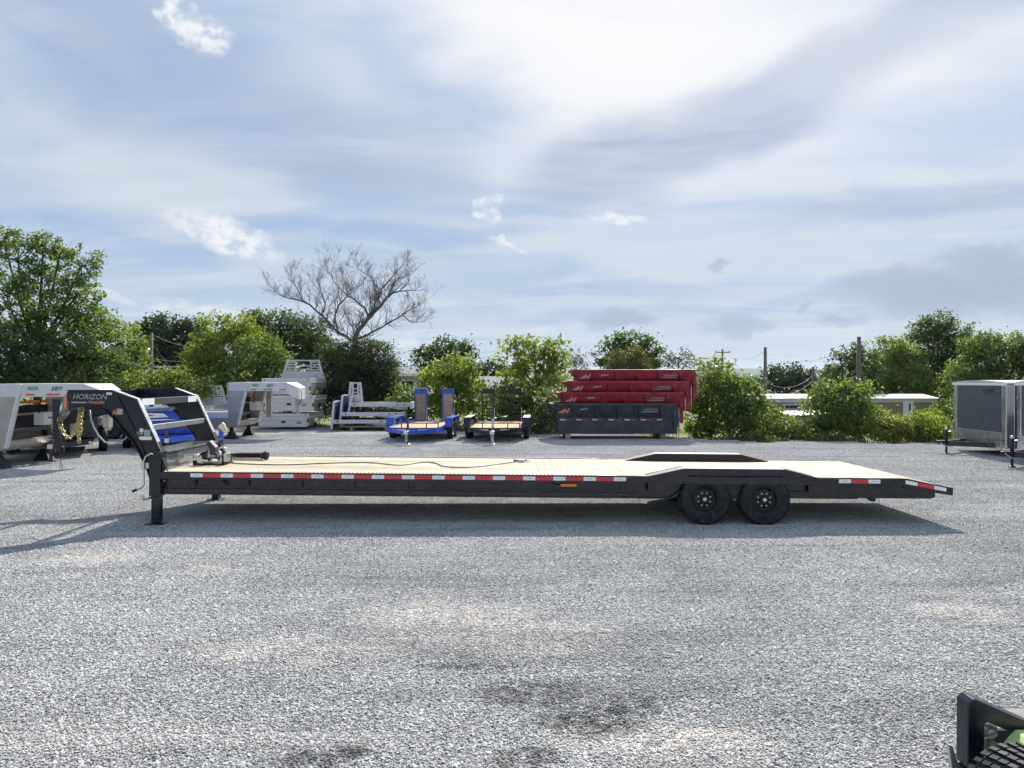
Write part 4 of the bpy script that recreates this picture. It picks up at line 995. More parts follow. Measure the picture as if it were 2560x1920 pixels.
# ------------------------------------------------------------------ nested dump bins
def bin_box(name, label, loc, paint, H=1.06, L=4.4, dark=False, htext=None):
    T = thing(name, label, 'dump bin', loc, (0, 0, 0), 'dump bins nested in one stack')
    W = 1.9; ov = .16; t = .05; hs = .60      # side walls: upright below, flared above
    for y, s in ((0, 1), (W, -1)):
        lo = [(y, 0), (y+s*t, 0), (y+s*t, hs), (y, hs)]
        MB().prism(lo, 'x', .06, L).build('lower_wall', paint, T)
        up = MB(); up.prism([(y-s*.004, hs+.001), (y+s*t, hs+.001), (y-s*ov+s*t, H), (y-s*ov-s*.004, H)], 'x', 0, L); up.build('upper_wall', paint, T)
        MB().box((-.02, y-s*ov-s*.05, H), (L+.02, y-s*ov+s*.06, H+.075)).build('top_rail', paint, T, .012)
        MB().box((.1, y-s*.055, hs-.035), (L, y-s*.005, hs-.002)).build('waist_rail', paint, T)
        if s > 0:
            for k in range(5):
                x = .72 + k*.80
                MB().loft([(x-.045, y-.10, hs), (x+.045, y-.10, hs), (x+.045, y-.008, hs), (x-.045, y-.008, hs)], [(x-.15, y-ov-.10, H), (x-.06, y-ov-.10, H), (x-.06, y-ov-.008, H), (x-.15, y-ov-.008, H)]).build('side_rib', paint, T)
                MB().box((x-.07, y-.13, hs-.045), (x+.10, y-.06, hs+.045)).build('rib_foot', paint, T)
        MB().box((L-.08, y-s*.09, .0), (L+.05, y+s*.04, H-.02)).build('rear_post', paint, T, .01)
        MB().tube([(L+.12, y-s*.07, .10), (L+.12, y-s*.07, H-.10)], .024, 8).build('latch_rod', hose if dark else pinktext, T)
        for z in (.15, .55, .9): MB().box((L+.05, y-s*.10, z), (L+.14, y-s*.04, z+.04)).build('latch_bracket', grayblack if dark else paint, T)
        MB().tube([(L-.62, y-s*.18, H-.06), (L-.35, y-s*.17, hs-.02), (L+.10, y-s*.12, hs-.08)], .016, 6).build('tarp_rod', grayblack if dark else paint, T)
    MB().box((.10, .051, 0), (L, W-.051, .05)).build('bin_floor', paint, T)
    MB().prism([(.06, 0), (.12, 0), (.06, H), (0, H)], 'y', .051, W-.051).build('front_wall', paint, T)
    hkm = MB(); hkm.prism([(.02, H-.22), (-.10, H-.16), (-.13, H-.06), (-.22, H-.04), (-.22, H+.05), (-.06, H+.07), (0, H+.06)], 'y', .1, 1.8); hkm.build('front_hood', paint, T)
    MB().lathe([(.001, -.06), (.045, -.06), (.045, .06), (.001, .06)], (-.16, .02, H-.08), 'y', 10).build('hood_roller', grayblack, T)
    def flare(z): return -(z-hs)/(H-hs)*ov-.010
    def decal(pts, m, nm):
        A = [(x, flare(z)-.001, z) for x, z in pts]; MB().loft(A, [Vector(a)+Vector((0, -.003, 0)) for a in A]).build(nm, m, T)
    zb = H-.30
    decal([(.03, zb+.02), (.19, zb+.02), (.27, zb+.13), (.21, zb+.14), (.17, zb+.09), (.06, zb+.05)], htext, 'wing_mark')
    h = place_text('bin_logo', TXT['hlogo'], htext, T, (.20, flare(zb+.02)-.006, zb+.02)); h.rotation_euler = (R(90)+math.atan(ov/(H-hs)), 0, 0); h.scale = (.85, .70, 1)
    h = place_text('bin_lettering', TXT['bhorizon'], greytext, T, (3.20, flare(zb+.13)-.006, zb+.12)); h.rotation_euler = (R(90)+math.atan(ov/(H-hs)), 0, 0); h.scale = (.95, .8, 1)
    decal([(3.10, zb+.05), (3.70, zb+.05), (3.75, zb+.09), (3.15, zb+.09)], greytext, 'underline')
    decal([(.84, zb+.13), (.90, zb+.18), (1.14, zb+.19), (1.17, zb+.16), (.98, zb+.13)], greytext, 'small_mark')
    if dark:
        for k in range(7):
            x = .12+k*.60
            MB().box((x, -.005, hs-.095), (x+.19, -.001, hs-.050)).build('tape_strip', whitet, T)
            if k < 6: MB().box((x+.195, -.005, hs-.095), (x+.42, -.001, hs-.050)).build('tape_strip', redt, T)
    return T
BX = 1.66
bin_box('dump_bin', 'charcoal dump bin at the bottom of the nested stack, with taped side', (BX, 28.5, .21), charcoal, dark=True, htext=orangetext)
bin_box('dump_bin', 'lowest of the red dump bins, nested right above the charcoal one', (BX+.27, 28.66, .62), red, htext=pinktext)
bin_box('dump_bin', 'middle red dump bin between two other red ones', (BX+.53, 28.82, 1.04), red, htext=pinktext)
bin_box('dump_bin', 'topmost red dump bin of the nested stack', (BX+.82, 28.98, 1.47), red, htext=pinktext)
for i, (x, y, lb) in enumerate(((BX+.42, 28.6, 'timber block under the hook end of the charcoal bin'), (BX+3.95, 28.6, 'timber block under the latch end of the charcoal bin'))):
    o = MB((x, y, 0)).box((x-.10, y-.12, 0), (x+.10, y+1.5, .208)).build('timber_block', oldwood, None, .01); o.location = (x, y, 0); tag(o, lb, 'timber block')

# ------------------------------------------------------------------ enclosed trailers on the right
def cargo_trailer(label, loc, copy_of=None):
    if copy_of:
        c = copy_tree(copy_of); c.location = loc; c['label'] = label; return c
    T = thing('cargo_trailer', label, 'trailer', loc, (0, 0, 0), 'enclosed cargo trailers on the lot')
    W, L, z0, z1 = 2.6, 5.2, .26, 2.10
    MB().box((.02, .02, z0), (L, W-.02, z1)).build('body', slate, T)
    for y0, y1 in ((.0, .26), (W-.18, W)):
        MB().box((-.012, y0, z0), (.24 if y0 == 0 else .10, y1, z1)).build('corner_post', chrome, T, .03)
    MB().box((-.016, .24, z0-.06), (.018, W-.16, .70)).build('stone_guard', chrome, T, .004)
    MB().box((-.010, .27, .705), (.019, 1.36, z1-.001)).build('front_panel', slate, T); MB().box((-.010, 1.365, .705), (.019, W-.185, z1-.001)).build('front_panel', slate, T)
    MB().box((-.012, .255, .70), (-.004, W-.17, .712)).build('panel_trim', chrome, T)
    r = MB(); n = 8
    prof = [(-.03, z1)] + [(W*(k/n), z1+.05+.06*math.sin(math.pi*k/n)) for k in range(n+1)] + [(W+.03, z1)]
    r.prism(prof, 'x', -.05, L); r.build('roof', roofw, T)
    MB().box((-.055, -.04, z1-.045), (-.02, W+.04, z1+.035)).build('roof_trim', whitep, T, .01)
    MB().box((.24, -.028, z1-.05), (L, .018, z1+.04)).build('roof_trim', whitep, T, .01)
    for k in range(4): MB().box((.26+k*1.22, .004, z0+.3), (1.46+k*1.22, .019, z1-.055)).build('side_panel', slate, T)
    MB().box((.25, .002, z0), (L, .0195, z0+.295)).build('side_guard', chrome, T)
    MB().box((.26, -.004, z1-.42), (L, .003, z1-.37)).build('side_moulding', zinc, T)
    t = place_text('trailer_lettering', TXT['look'], blacktext, T, (-.0125, 1.12, z1-.24), '-x'); t.scale = (1.2, .85, 1)
    MB().box((-.0125, .30, z1-.285), (-.0105, 1.02, z1-.265)).build('lettering_line', blacktext, T)
    f = MB(); f.bar((.1, .45, .32), (-.95, W/2-.06, .32), .09, .15).bar((.1, W-.45, .32), (-.95, W/2+.06, .32), .09, .15); f.build('tongue', black, T)
    MB().box((-1.25, W/2-.06, .30), (-.9, W/2+.06, .40)).build('coupler', blackm, T, .01)
    j = MB(); j.tube([(-.98, W/2, .03), (-.98, W/2, .40)], .032, 10); j.tube([(-.98, W/2, .38), (-.98, W/2, .72)], .045, 10); jo = j.build('jack', blackm, T)
    MB().lathe([(.001, .004), (.09, .004), (.06, .03), (.001, .03)], (-.98, W/2, 0), 'z', 12).build('jack_foot', blackm, jo)
    MB().lathe([(.001, .72), (.05, .72), (.05, .78), (.001, .80)], (-.98, W/2, 0), 'z', 12).build('jack_cap', zinc, jo)
    MB().tube([(-.98, W/2, .66), (-.83, W/2-.12, .69)], .013, 6).build('jack_handle', zinc, jo)
    MB().tube(sag((-1.2, W/2-.05, .36), (-.75, W/2-.2, .34), .12), .015, 6).build('trailer_cord', hose, T)
    for x in (2.6, 3.5):
        for y, s in ((.02, -1), (W-.02, 1)): make_wheel(T, (x, y, .35), r=.35, w=.21, face=s, detail=False, rim_mat=chrome)
    MB().box((2.9, .3, .32), (3.2, W-.3, .40)).build('axle', blackm, T)
    MB().box((2.0, -.20, .78), (4.1, .0, .82)).build('fender', chrome, T, .01)
    return T
ct = cargo_trailer('slate grey enclosed trailer with polished stone guard beside the weedy hedge', (14.05, 21.8, 0))
cargo_trailer('slate grey enclosed trailer parked in front of its twin, cut by the frame edge', (13.62, 18.1, .02), ct)

# ------------------------------------------------------------------ piece of machinery close by on the right
def near_machine():
    O = (2.6, 3.9, 0)
    T = thing('utility_carrier', 'black steel carrier frame with tread plate step and knobby tyre on the gravel', 'machine', O)
    f = MB(O)      # portal of thick box section, its top bar falling away to the right
    f.prism([(2.30, .27), (2.30, .60), (2.335, .628), (2.95, .355), (2.95, .265), (2.40, .51), (2.385, .50), (2.385, .27)], 'y', 3.86, 3.97)
    f.build('portal_frame', black, T, .010)
    MB(O).box((2.285, 3.72, .205), (3.2, 3.97, .262)).build('base_frame', blackm, T, .006)
    tp = MB(O); tp.loft([(2.190, 3.78, .20), (2.250, 3.78, .20), (2.262, 3.84, .20), (2.20, 3.84, .20)], [(2.168, 3.80, .425), (2.186, 3.80, .42), (2.186, 3.82, .42), (2.168, 3.82, .425)]); tp.build('step_guard', zinc, T)
    bumps = MB(O)
    for i in range(12):
        for j in range(9):
            M = Matrix.Translation((2.27+i*.032, 3.715+j*.017, .2725)) @ Matrix.Rotation(R(45 if (i+j) % 2 else -45), 4, 'Z')
            bumps.box((-.008, -.0028, 0), (.008, .0028, .004), M)
    pl = MB(O).box((2.255, 3.705, .2625), (2.66, 3.858, .2725)).build('tread_plate', zinc, T)
    tag(bumps.build('tread_bumps', zinc, pl), kind='stuff')
    MB(O).box((2.50, 4.02, .27), (2.95, 4.3, .40)).build('engine_cover', grayblack, T, .02)
    MB(O).lathe([(.001, 0), (.06, 0), (.06, .10), (.03, .12), (.001, .12)], (2.43, 4.05, .40), 'x', 16).build('cylinder', zinc, T)
    MB(O).prism([(2.40, .44), (2.46, .38), (2.50, .40), (2.47, .34), (2.40, .37)], 'y', 3.80, 3.85).build('bracket', zinc, T)
    MB(O).tube([(2.42, 3.82, .42), (2.47, 3.80, .36), (2.44, 3.78, .31), (2.38, 3.80, .29)], .010, 6).build('hose', rubber, T)
    g = MB(O); g.loft([(2.44, 3.70, .40), (2.51, 3.70, .475), (2.95, 3.70, .47), (2.95, 3.70, .38)], [(2.46, 3.86, .40), (2.53, 3.86, .48), (2.95, 3.86, .48), (2.95, 3.86, .38)]); go = g.build('side_cowl', lime, T, .015)
    MB(O).loft([(2.447, 3.692, .418), (2.510, 3.692, .480), (2.562, 3.692, .476), (2.50, 3.692, .412)], [(2.447, 3.699, .418), (2.510, 3.699, .480), (2.562, 3.699, .476), (2.50, 3.699, .412)]).build('cowl_frame', whitep, go)
    MB(O).loft([(2.460, 3.688, .422), (2.512, 3.688, .472), (2.550, 3.688, .469), (2.498, 3.688, .418)], [(2.460, 3.6915, .422), (2.512, 3.6915, .472), (2.550, 3.6915, .469), (2.498, 3.6915, .418)]).build('cowl_window', glass, go)
    # knobby wheel, of which only the top is in view
    W0 = Vector((2.40, 3.575, .252))
    whl = make_wheel(T, W0, r=.238, w=.20, face=-1, o=O, detail=False)
    tr = MB(O)
    for q in range(34):
        for row in range(4):
            aa = 2*math.pi*(q+.25*row)/34; sd = -.078+.052*row
            ca, sa = math.cos(aa), math.sin(aa); ta = Vector((-sa, 0, ca)); ra = Vector((ca, 0, sa)); p = W0 + ra*.234 + Vector((0, sd, 0))
            A = [p + ta*(u*.011+v*.006) + Vector((0, v*.021, 0)) for u, v in ((-1,-1),(1,-1),(1,1),(-1,1))]
            tr.loft(A, [x + ra*.015 for x in A])
    tr.build('tread_lugs', rubber, whl)
near_machine()
# ------------------------------------------------------------------ buildings, poles and fence behind the lot
def mobile_home():
    Y = 55; x0, x1 = (1890-1280)/1920*Y, (2343-1280)/1920*Y; zb, zw, zt = -1.30, .58, .92
    T = thing('mobile_home', 'long tan mobile home with white roof and white door beyond the shrubs', 'house', (x0, Y, zb)); O = (x0, Y, zb)
    MB(O).box((x0, Y, zb), (x1, Y+4.2, zw)).build('wall', tan, T)
    for k in range(int((x1-x0)/.42)): MB(O).box((x0+.05+k*.42, Y-.02, zb+.1), (x0+.09+k*.42, Y-.002, zw-.01)).build('siding_batten', tan, T)
    MB(O).box((x0-.03, Y-.05, zw), (x1+.03, Y+4.25, zw+.30)).build('fascia', white, T)
    r = MB(O); r.prism([(Y-.20, zw+.30), (Y+2.1, zt+.22), (Y+4.4, zw+.30)], 'x', x0-.1, x1+.1); r.build('roof', roofw, T)
    for x in (x0+1.7, x0+4.1, x0+7): MB(O).lathe([(.001, zt+.2), (.05, zt+.2), (.05, zt-.15)], (x, Y+1.3, .0), 'z', 8).build('roof_vent', zinc, T)
    MB(O).box((x1-.05, Y-.06, zb), (x1+.02, Y, zw)).build('corner_trim', white, T)
    d = MB(O).box((x1-2.45, Y-.07, -.95), (x1-1.75, Y-.004, .70)).build('door', whitep, T)
    MB(O).box((x1-2.05, Y-.078, -.1), (x1-1.93, Y-.072, .5)).build('door_window', glass, d)
    for x in (x0+2.0,):
        w = MB(O).box((x, Y-.06, -.35), (x+1.3, Y-.022, .45)).build('window', white, T); MB(O).box((x+.08, Y-.066, -.27), (x+1.22, Y-.061, .37)).build('pane', glass, w)
    pr = MB(O); pr.loft([(x0+1.4, Y-2.6, -.25), (x0+4.4, Y-2.6, -.25), (x0+4.4, Y-2.6, -.20), (x0+1.4, Y-2.6, -.20)], [(x0+1.0, Y-.08, .12), (x0+4.0, Y-.08, .12), (x0+4.0, Y-.08, .17), (x0+1.0, Y-.08, .17)]); po = pr.build('porch_roof', zinc, T)
    for k in range(10): MB(O).bar((x0+1.5+k*.3, Y-2.6, -.19), (x0+1.1+k*.3, Y-.1, .18), .05, .04).build('roof_corrugation', white, po)
    for x in (x0+1.5, x0+4.3): MB(O).box((x, Y-2.55, zb), (x+.1, Y-2.45, -.25)).build('porch_post', white, T)
mobile_home()
def small_house(label, px0, px1, py_ridge, py_eave, Y, wallm, zb=-1.36):
    a = at(px0, py_eave, Y); b = at(px1, py_eave, Y); rz = at(px0, py_ridge, Y+3).z
    T = thing('house', label, 'house', (a.x, Y, zb)); O = (a.x, Y, zb)
    MB(O).box((a.x, Y, zb), (b.x, Y+6, a.z)).build('wall', wallm, T)
    r = MB(O); r.prism([(Y-.5, a.z-.02), (Y+3, rz), (Y+6.5, a.z-.02), (Y+6.5, a.z+.10), (Y+3, rz+.12), (Y-.5, a.z+.10)], 'x', a.x-.4, b.x+.4); ro = r.build('roof', roofg, T)
    MB(O).box((a.x-.42, Y-.56, a.z-.08), (b.x+.42, Y-.502, a.z+.08)).build('gutter', whitep, ro)
    n = max(1, int((b.x-a.x)/2.2))
    for k in range(n):
        x = a.x + (k+.5)*(b.x-a.x)/n
        w = MB(O).box((x-.5, Y-.04, a.z-1.3), (x+.5, Y-.003, a.z-.4)).build('window', white, T); MB(O).box((x-.43, Y-.046, a.z-1.23), (x+.43, Y-.041, a.z-.47)).build('pane', glass, w)
    return T
small_house('low house with grey shingle roof behind the black ramps', 1195, 1330, 945, 972, 50, greywall)
small_house('low building with pale grey roof beyond the dark cedar', 975, 1062, 921, 938, 60, roofw)
# pale car standing before the grey house
car = thing('parked_car', 'pale car parked beyond the shrubs behind the black ramps', 'car', (at(1275, 985, 46).x, 46, -1.36))
cz = lambda z: z
c = MB(); c.prism([(-2.0, .35), (2.1, .35), (2.15, .75), (1.3, .92), (.75, 1.38), (-1.0, 1.42), (-1.7, .98), (-2.05, .9)], 'y', -.85, .85); c.build('body', whitep, car, .06)
MB().prism([(1.05, .95), (.68, 1.30), (-.92, 1.34), (-1.45, .98)], 'y', -.86, -.852).build('side_window', glass, car)
for x in (-1.25, 1.35):
    for y, s in ((-.80, -1), (.80, 1)): make_wheel(car, (x, y, .33), r=.33, w=.2, face=s, detail=False, rim_mat=zinc)
fence = thing('rail_fence', 'pale two-rail fence running below the dark trees at the left', 'fence', (at(345, 915, 58).x, 58, -1.36))
for i in range(6): MB().box((i*.95, 0, 0), (i*.95+.10, .1, 4.75)).build('post', oldwood, fence)
for z in (4.25, 4.5): MB().box((-.6, -.05, z), (5.4, -.01, z+.09)).build('rail', roofw, fence)

def pole(label, px, ytop, ybase, Y, r=.13, arm=True, can=False, zb=-1.36):
    p = at(px, ytop, Y); T = thing('utility_pole', label, 'utility pole', (p.x, Y, zb), (0, 0, 0), 'wooden utility poles along the back road')
    h = p.z - zb
    MB().tube([(0, 0, 0), (0, 0, h*.5), (0, 0, h)], [r*1.25, r*1.1, r*.85], 10).build('shaft', copper, T)
    if arm:
        MB().box((-.9, -.12, h-.45), (.9, -.02 if False else -.10, h-.33)).build('crossarm', copper, T)
        for x in (-.8, .8): MB().lathe([(.001, 0), (.05, 0), (.05, .12), (.001, .14)], (x, -.11, h-.33), 'z', 8).build('insulator', grayblack, T)
    if can: MB().lathe([(.001, 0), (.22, 0), (.24, .05), (.24, .65), (.15, .72), (.001, .72)], (-.36, 0, h-1.9), 'z', 14).build('transformer', zinc, T)
    return Vector((p.x, Y, p.z))
pL = pole('grey utility pole with transformer before the dark trees', 379, 832, 930, 58, .12, False, True)
pA = pole('thin utility pole far behind the red bins', 1806, 873, 930, 95, .13)
pB = pole('utility pole above the white roofed home', 1913, 868, 985, 62, .14, False)
pC = pole('short dark utility pole before the distant trees', 2033, 917, 985, 75, .14, False)
pD = pole('tall utility pole with guy wire before the big green trees', 2147, 842, 985, 52, .15, False)
WIRES = [(pL+Vector((0,0,-.1)), at(520, 870, 60), .3, 'service wire from the left pole toward the lime tree'), (pL+Vector((0,0,-.7)), at(440, 935, 60), .1, 'slack guy wire below the transformer pole'), (pL+Vector((0,0,-1.9)), at(520, 893, 60), .3, 'lower service wire from the left pole'),
         (pB+Vector((0,0,-2.8)), pC+Vector((0,0,-.8)), .8, 'thick sagging cable above the mobile home roof'), (pB+Vector((0,0,-3.4)), pC+Vector((0,0,-1.3)), .8, 'lower sagging cable above the mobile home roof'),
         (pC+Vector((0,0,-.5)), pD+Vector((0,0,-2.6)), .5, 'cable rising to the tall pole'), (pB+Vector((0,0,-.2)), pD+Vector((0,0,-.2)), 1.2, 'high wire between two poles'), (pA+Vector((0,0,-.3)), pB+Vector((0,0,-.3)), .9, 'thin wire from the far pole'),
         (pD+Vector((0,0,-1.6)), Vector((pD.x+1.3, 52, -1.2)), 0, 'pale guy wire bracing the tall pole'), (at(1000, 890, 70), at(1300, 868, 70), .3, 'faint wire over the low roofs')]
for a, b, s, lb in WIRES:
    o = MB(a).tube(sag(a, b, s, 14), .014, 5).build('overhead_wire', hose, None); o.location = a; tag(o, lb, 'wire')

# ------------------------------------------------------------------ trees, shrubs, weeds
RNG = np.random.default_rng(11)
def leaf_mesh(name, P, Nrm, L, Wd, material, tone=None):
    """one folded leaf (two triangles) for each point"""
    n = len(P)
    Nrm = Nrm/np.linalg.norm(Nrm, axis=1, keepdims=True)
    a = RNG.normal(size=(n, 3)); a[:, 2] -= .35
    a -= Nrm*np.sum(a*Nrm, axis=1, keepdims=True); a /= np.linalg.norm(a, axis=1, keepdims=True)+1e-9
    b = np.cross(Nrm, a); l = (L*RNG.uniform(.65, 1.35, n))[:, None]; w = l*Wd
    V = np.empty((n, 4, 3)); V[:, 0] = P-a*l*.5; V[:, 1] = P+b*w*.5+Nrm*w*.22-a*l*.08; V[:, 2] = P+a*l*.5-Nrm*l*.12; V[:, 3] = P-b*w*.5+Nrm*w*.22-a*l*.08
    me = bpy.data.meshes.new(name); me.vertices.add(4*n); me.vertices.foreach_set('co', V.reshape(-1))
    idx = np.arange(n)[:, None]*4
    F = np.concatenate([idx+[0, 1, 2], idx+[0, 2, 3]], axis=1).reshape(-1)
    me.loops.add(6*n); me.loops.foreach_set('vertex_index', F.astype(np.int32))
    me.polygons.add(2*n); me.polygons.foreach_set('loop_start', np.arange(0, 6*n, 3, dtype=np.int32))
    me.update(calc_edges=True)
    at_ = me.attributes.new('rnd', 'FLOAT', 'FACE'); at_.data.foreach_set('value', np.repeat(np.clip((tone if tone is not None else .5) * .62 + RNG.random(n)*.5 - .06, 0, 1), 2).astype(np.float32))
    me.materials.append(material); return me

def plant(name, label, cat, Y, lobes, pal, L=.17, lai=4.0, trunk=None, clump=.38, per=26, wd=.55, group=None, second=None, gz=None, droop=.0, fill=.62):
    """lobes are (px, py, rx, ry[, depth offset]) of the photograph at depth Y; crown of leaf clumps on limbs"""
    base = at(trunk[0] if trunk else np.mean([l[0] for l in lobes]), 960, Y); bz = terrain_z(base.x, Y) if gz is None else gz
    T = thing(name, label, cat, (base.x, Y, bz), (0, 0, 0), group)
    k = Y/FPX; C = []
    for l in lobes:
        c = at(l[0], l[1], Y+(l[4] if len(l) > 4 else 0)); rx, rz = l[2]*k, l[3]*k
        C.append((np.array(c), np.array([rx, max(.3, min(rx, rz)*.9+.15*rx), rz])))
    P, Nn, Tn = [], [], []; cl_centres = []
    for c, r in C:
        area = math.pi*r[0]*r[2]; nl = lai*area/(.27*L*L*wd/.55); nc = max(5, int(nl/per))
        d = RNG.normal(size=(nc, 3)); d /= np.linalg.norm(d, axis=1, keepdims=True)
        rad = RNG.random(nc)**(1/3)*(1-fill)+fill
        rad *= 1 + .16*np.sin(d[:, 0]*5+c[0]*3) + .13*np.sin(d[:, 2]*6+d[:, 1]*4+c[2]*2) + RNG.normal(0, .07, nc)
        cc = c + d*rad[:, None]*r
        cc = cc[cc[:, 2] > bz+.12]
        cl_centres += list(zip(cc, [c]*len(cc)))
        m = len(cc)
        cr = clump*RNG.uniform(.6, 1.25, m)
        pp = np.repeat(cc, per, axis=0) + RNG.normal(size=(m*per, 3))*np.repeat(cr, per)[:, None]*np.array([.55, .55, .36])
        nn = RNG.normal(size=(m*per, 3))*.75 + np.repeat((cc-c)/r, per, axis=0)*.35; nn[:, 2] += .75
        ok = pp[:, 2] > bz+.03
        P.append(pp[ok]); Nn.append(nn[ok]); Tn.append(np.repeat(RNG.random(m), per)[ok])
    shoots = []
    for c, r in C:      # long shoots that break the outline
        for q in range(max(3, int(r[0]*r[2]*2.2))):
            d = RNG.normal(size=3); d[2] = abs(d[2])*.9+.15; d /= np.linalg.norm(d)
            a = c + d*r*.75; e = c + d*r*RNG.uniform(1.03, 1.32) + np.array([0, 0, .15*r[2]])
            if e[2] < bz+.3: continue
            shoots.append((a, e)); n = max(8, int(np.linalg.norm(e-a)/L*7))
            tt = RNG.random(n)[:, None]; pp = a + (e-a)*tt + RNG.normal(size=(n, 3))*L*.55*(1.15-tt*.6)
            nn = RNG.normal(size=(n, 3))*.8; nn[:, 2] += .8
            P.append(pp); Nn.append(nn); Tn.append(np.full(n, RNG.uniform(.4, 1)))
    P = np.concatenate(P) - np.array([base.x, Y, bz]); Nn = np.concatenate(Nn); Tn = np.concatenate(Tn)
    if second:
        m = (Tn*7.31 % 1.0) < second[1]
        put('crown', leaf_mesh('crown', P[~m], Nn[~m], L, wd, LEAF[pal], Tn[~m]), T)
        put('blossom' if second[0] == 'pale' else 'light_foliage', leaf_mesh('foliage', P[m], Nn[m], L, wd, LEAF[second[0]], Tn[m]), T)
    else: put('crown', leaf_mesh('crown', P, Nn, L, wd, LEAF[pal], Tn), T)
    O = Vector((base.x, Y, bz)); tb = MB(O)
    if trunk:
        fork = at(trunk[0]+(trunk[3] if len(trunk) > 3 else 0), trunk[1], Y); r0 = trunk[2]
        tb.tube([O, O.lerp(fork, .5)+Vector((.08*r0, 0, 0)), fork], [r0*1.25, r0, r0*.8], 10)
    else: fork = O + Vector((0, 0, .12)); r0 = .05*min(3, max(1, k*60))
    for c, r in C:
        cv = Vector(c); mid = fork.lerp(cv, .5) + Vector((0, 0, -.12*(cv-fork).length*.5))
        tb.tube([fork, mid, cv], [r0*.62, r0*.42, r0*.22], 7)
    sub = cl_centres[::max(1, len(cl_centres)//70)]
    for cc, c in sub:
        c = Vector(c); q = Vector(cc); tb.tube([c.lerp(q, -.15), c.lerp(q, .5)+Vector((0, 0, -.05)), q], [r0*.2, r0*.13, r0*.06], 5, caps=False)
    for a, e in shoots: tb.tube([Vector(a), Vector(e)], [max(.008, r0*.09), .004], 4, caps=False)
    tb.build('trunk' if trunk else 'stems', bark, T)
    return T

TG = 'leafy trees and shrubs around the lot'
plant('broadleaf_tree', 'tall leafy tree with visible forked trunk above the aluminium trailer at the lot corner', 'tree', 33, [(45, 650, 95, 62), (10, 600, 45, 26), (110, 615, 38, 30), (150, 640, 28, 38), (205, 665, 48, 46), (190, 740, 62, 60), (110, 740, 85, 60), (20, 760, 75, 70), (235, 790, 45, 42), (150, 810, 70, 40), (60, 830, 60, 40)], 'mid', .15, 2.3, trunk=(92, 880, .15), clump=.30, group=TG, second=('fresh', .22))
plant('shrub', 'dark dense shrub under the tall forked tree', 'shrub', 31.5, [(30, 890, 85, 75), (100, 905, 70, 62), (20, 950, 90, 50)], 'dark', .15, 4.2, group=TG)
plant('shrub', 'mid green shrub between the tall tree and the pole', 'shrub', 32.5, [(180, 880, 70, 75), (240, 850, 60, 55), (150, 940, 80, 45), (240, 930, 70, 50)], 'mid', .15, 3.8, group=TG, second=('fresh', .3))
plant('shrub', 'rounded green shrub whose crown touches the transformer pole', 'shrub', 34.5, [(305, 860, 45, 50), (320, 910, 42, 50), (290, 940, 50, 40)], 'fresh', .15, 3.8, group=TG, second=('mid', .4))
plant('dark_tree', 'dark dense maple behind the transformer pole', 'tree', 78, [(425, 835, 72, 42), (380, 860, 50, 50), (480, 850, 40, 48), (430, 890, 80, 45), (400, 925, 70, 40)], 'deep', .36, 4.5, trunk=(420, 930, .4), clump=.85, group=TG)
plant('dark_tree', 'dark spreading tree behind the headache rack of the stack', 'tree', 68, [(640, 810, 34, 28), (700, 815, 66, 32), (770, 850, 58, 46), (720, 870, 85, 45), (650, 860, 55, 45), (800, 900, 50, 50)], 'dark', .31, 4.2, trunk=(720, 930, .35), clump=.75, group=TG, second=('olive', .25))
plant('lime_tree', 'bright yellow-green tree behind the aluminium gooseneck trailers', 'tree', 41, [(560, 825, 58, 36), (610, 835, 40, 40), (505, 870, 44, 38), (560, 880, 70, 50), (480, 920, 30, 26), (540, 930, 70, 46)], 'lime', .17, 4.0, trunk=(560, 930, .12), clump=.42, group=TG, second=('fresh', .25))
plant('shrub', 'pale leaved shrub mass beside the bright yellow-green tree', 'shrub', 39.5, [(650, 885, 55, 50), (690, 930, 45, 50), (620, 945, 60, 50), (660, 985, 70, 40), (560, 975, 70, 40)], 'fresh', .17, 4.0, clump=.42, group=TG, second=('mid', .4))
plant('shrub', 'low bright weedy shrubs in front of the rail fence', 'shrub', 37, [(360, 965, 55, 34), (420, 955, 50, 34), (470, 970, 45, 34), (310, 975, 45, 34)], 'fresh', .15, 4.0, group=TG, second=('lime', .35))
plant('cedar', 'dark cedar mass at the foot of the bare dead tree', 'tree', 38.5, [(880, 900, 55, 55), (930, 905, 50, 60), (965, 945, 34, 55), (840, 940, 45, 65), (890, 970, 75, 60), (950, 1000, 50, 40), (840, 1000, 50, 40)], 'deep', .13, 5.0, clump=.34, wd=.4, group=TG, second=('olive', .38), trunk=(880, 900, .2))
plant('shrub', 'glossy dark green tree top rising behind the blue ramps', 'shrub', 41, [(1105, 880, 52, 30), (1070, 900, 32, 28), (1150, 890, 32, 36), (1110, 920, 60, 40)], 'dark', .17, 3.8, group=TG)
plant('shrub', 'light green big-leaved shrub right behind the blue ramps', 'shrub', 34.6, [(1150, 925, 42, 38), (1175, 965, 40, 45), (1095, 955, 45, 50), (1130, 990, 60, 45), (1090, 1030, 45, 30), (1180, 1020, 45, 35)], 'fresh', .18, 4.0, group=TG, second=('lime', .35))
plant('shrub', 'low weeds growing around the sideways stack of truck beds', 'shrub', 36.2, [(1010, 1010, 28, 40), (985, 1030, 40, 25), (1040, 1020, 30, 40)], 'mid', .15, 3.5, group=TG, second=('fresh', .4))
plant('broadleaf_tree', 'lime green young tree with open branches left of the red bins', 'tree', 35.5, [(1287, 868, 38, 24), (1335, 880, 40, 28), (1385, 878, 36, 34), (1350, 915, 60, 34), (1285, 915, 40, 30), (1390, 930, 36, 36), (1320, 955, 60, 36)], 'lime', .19, 2.6, trunk=(1345, 985, .09), clump=.36, group=TG, second=('fresh', .4))
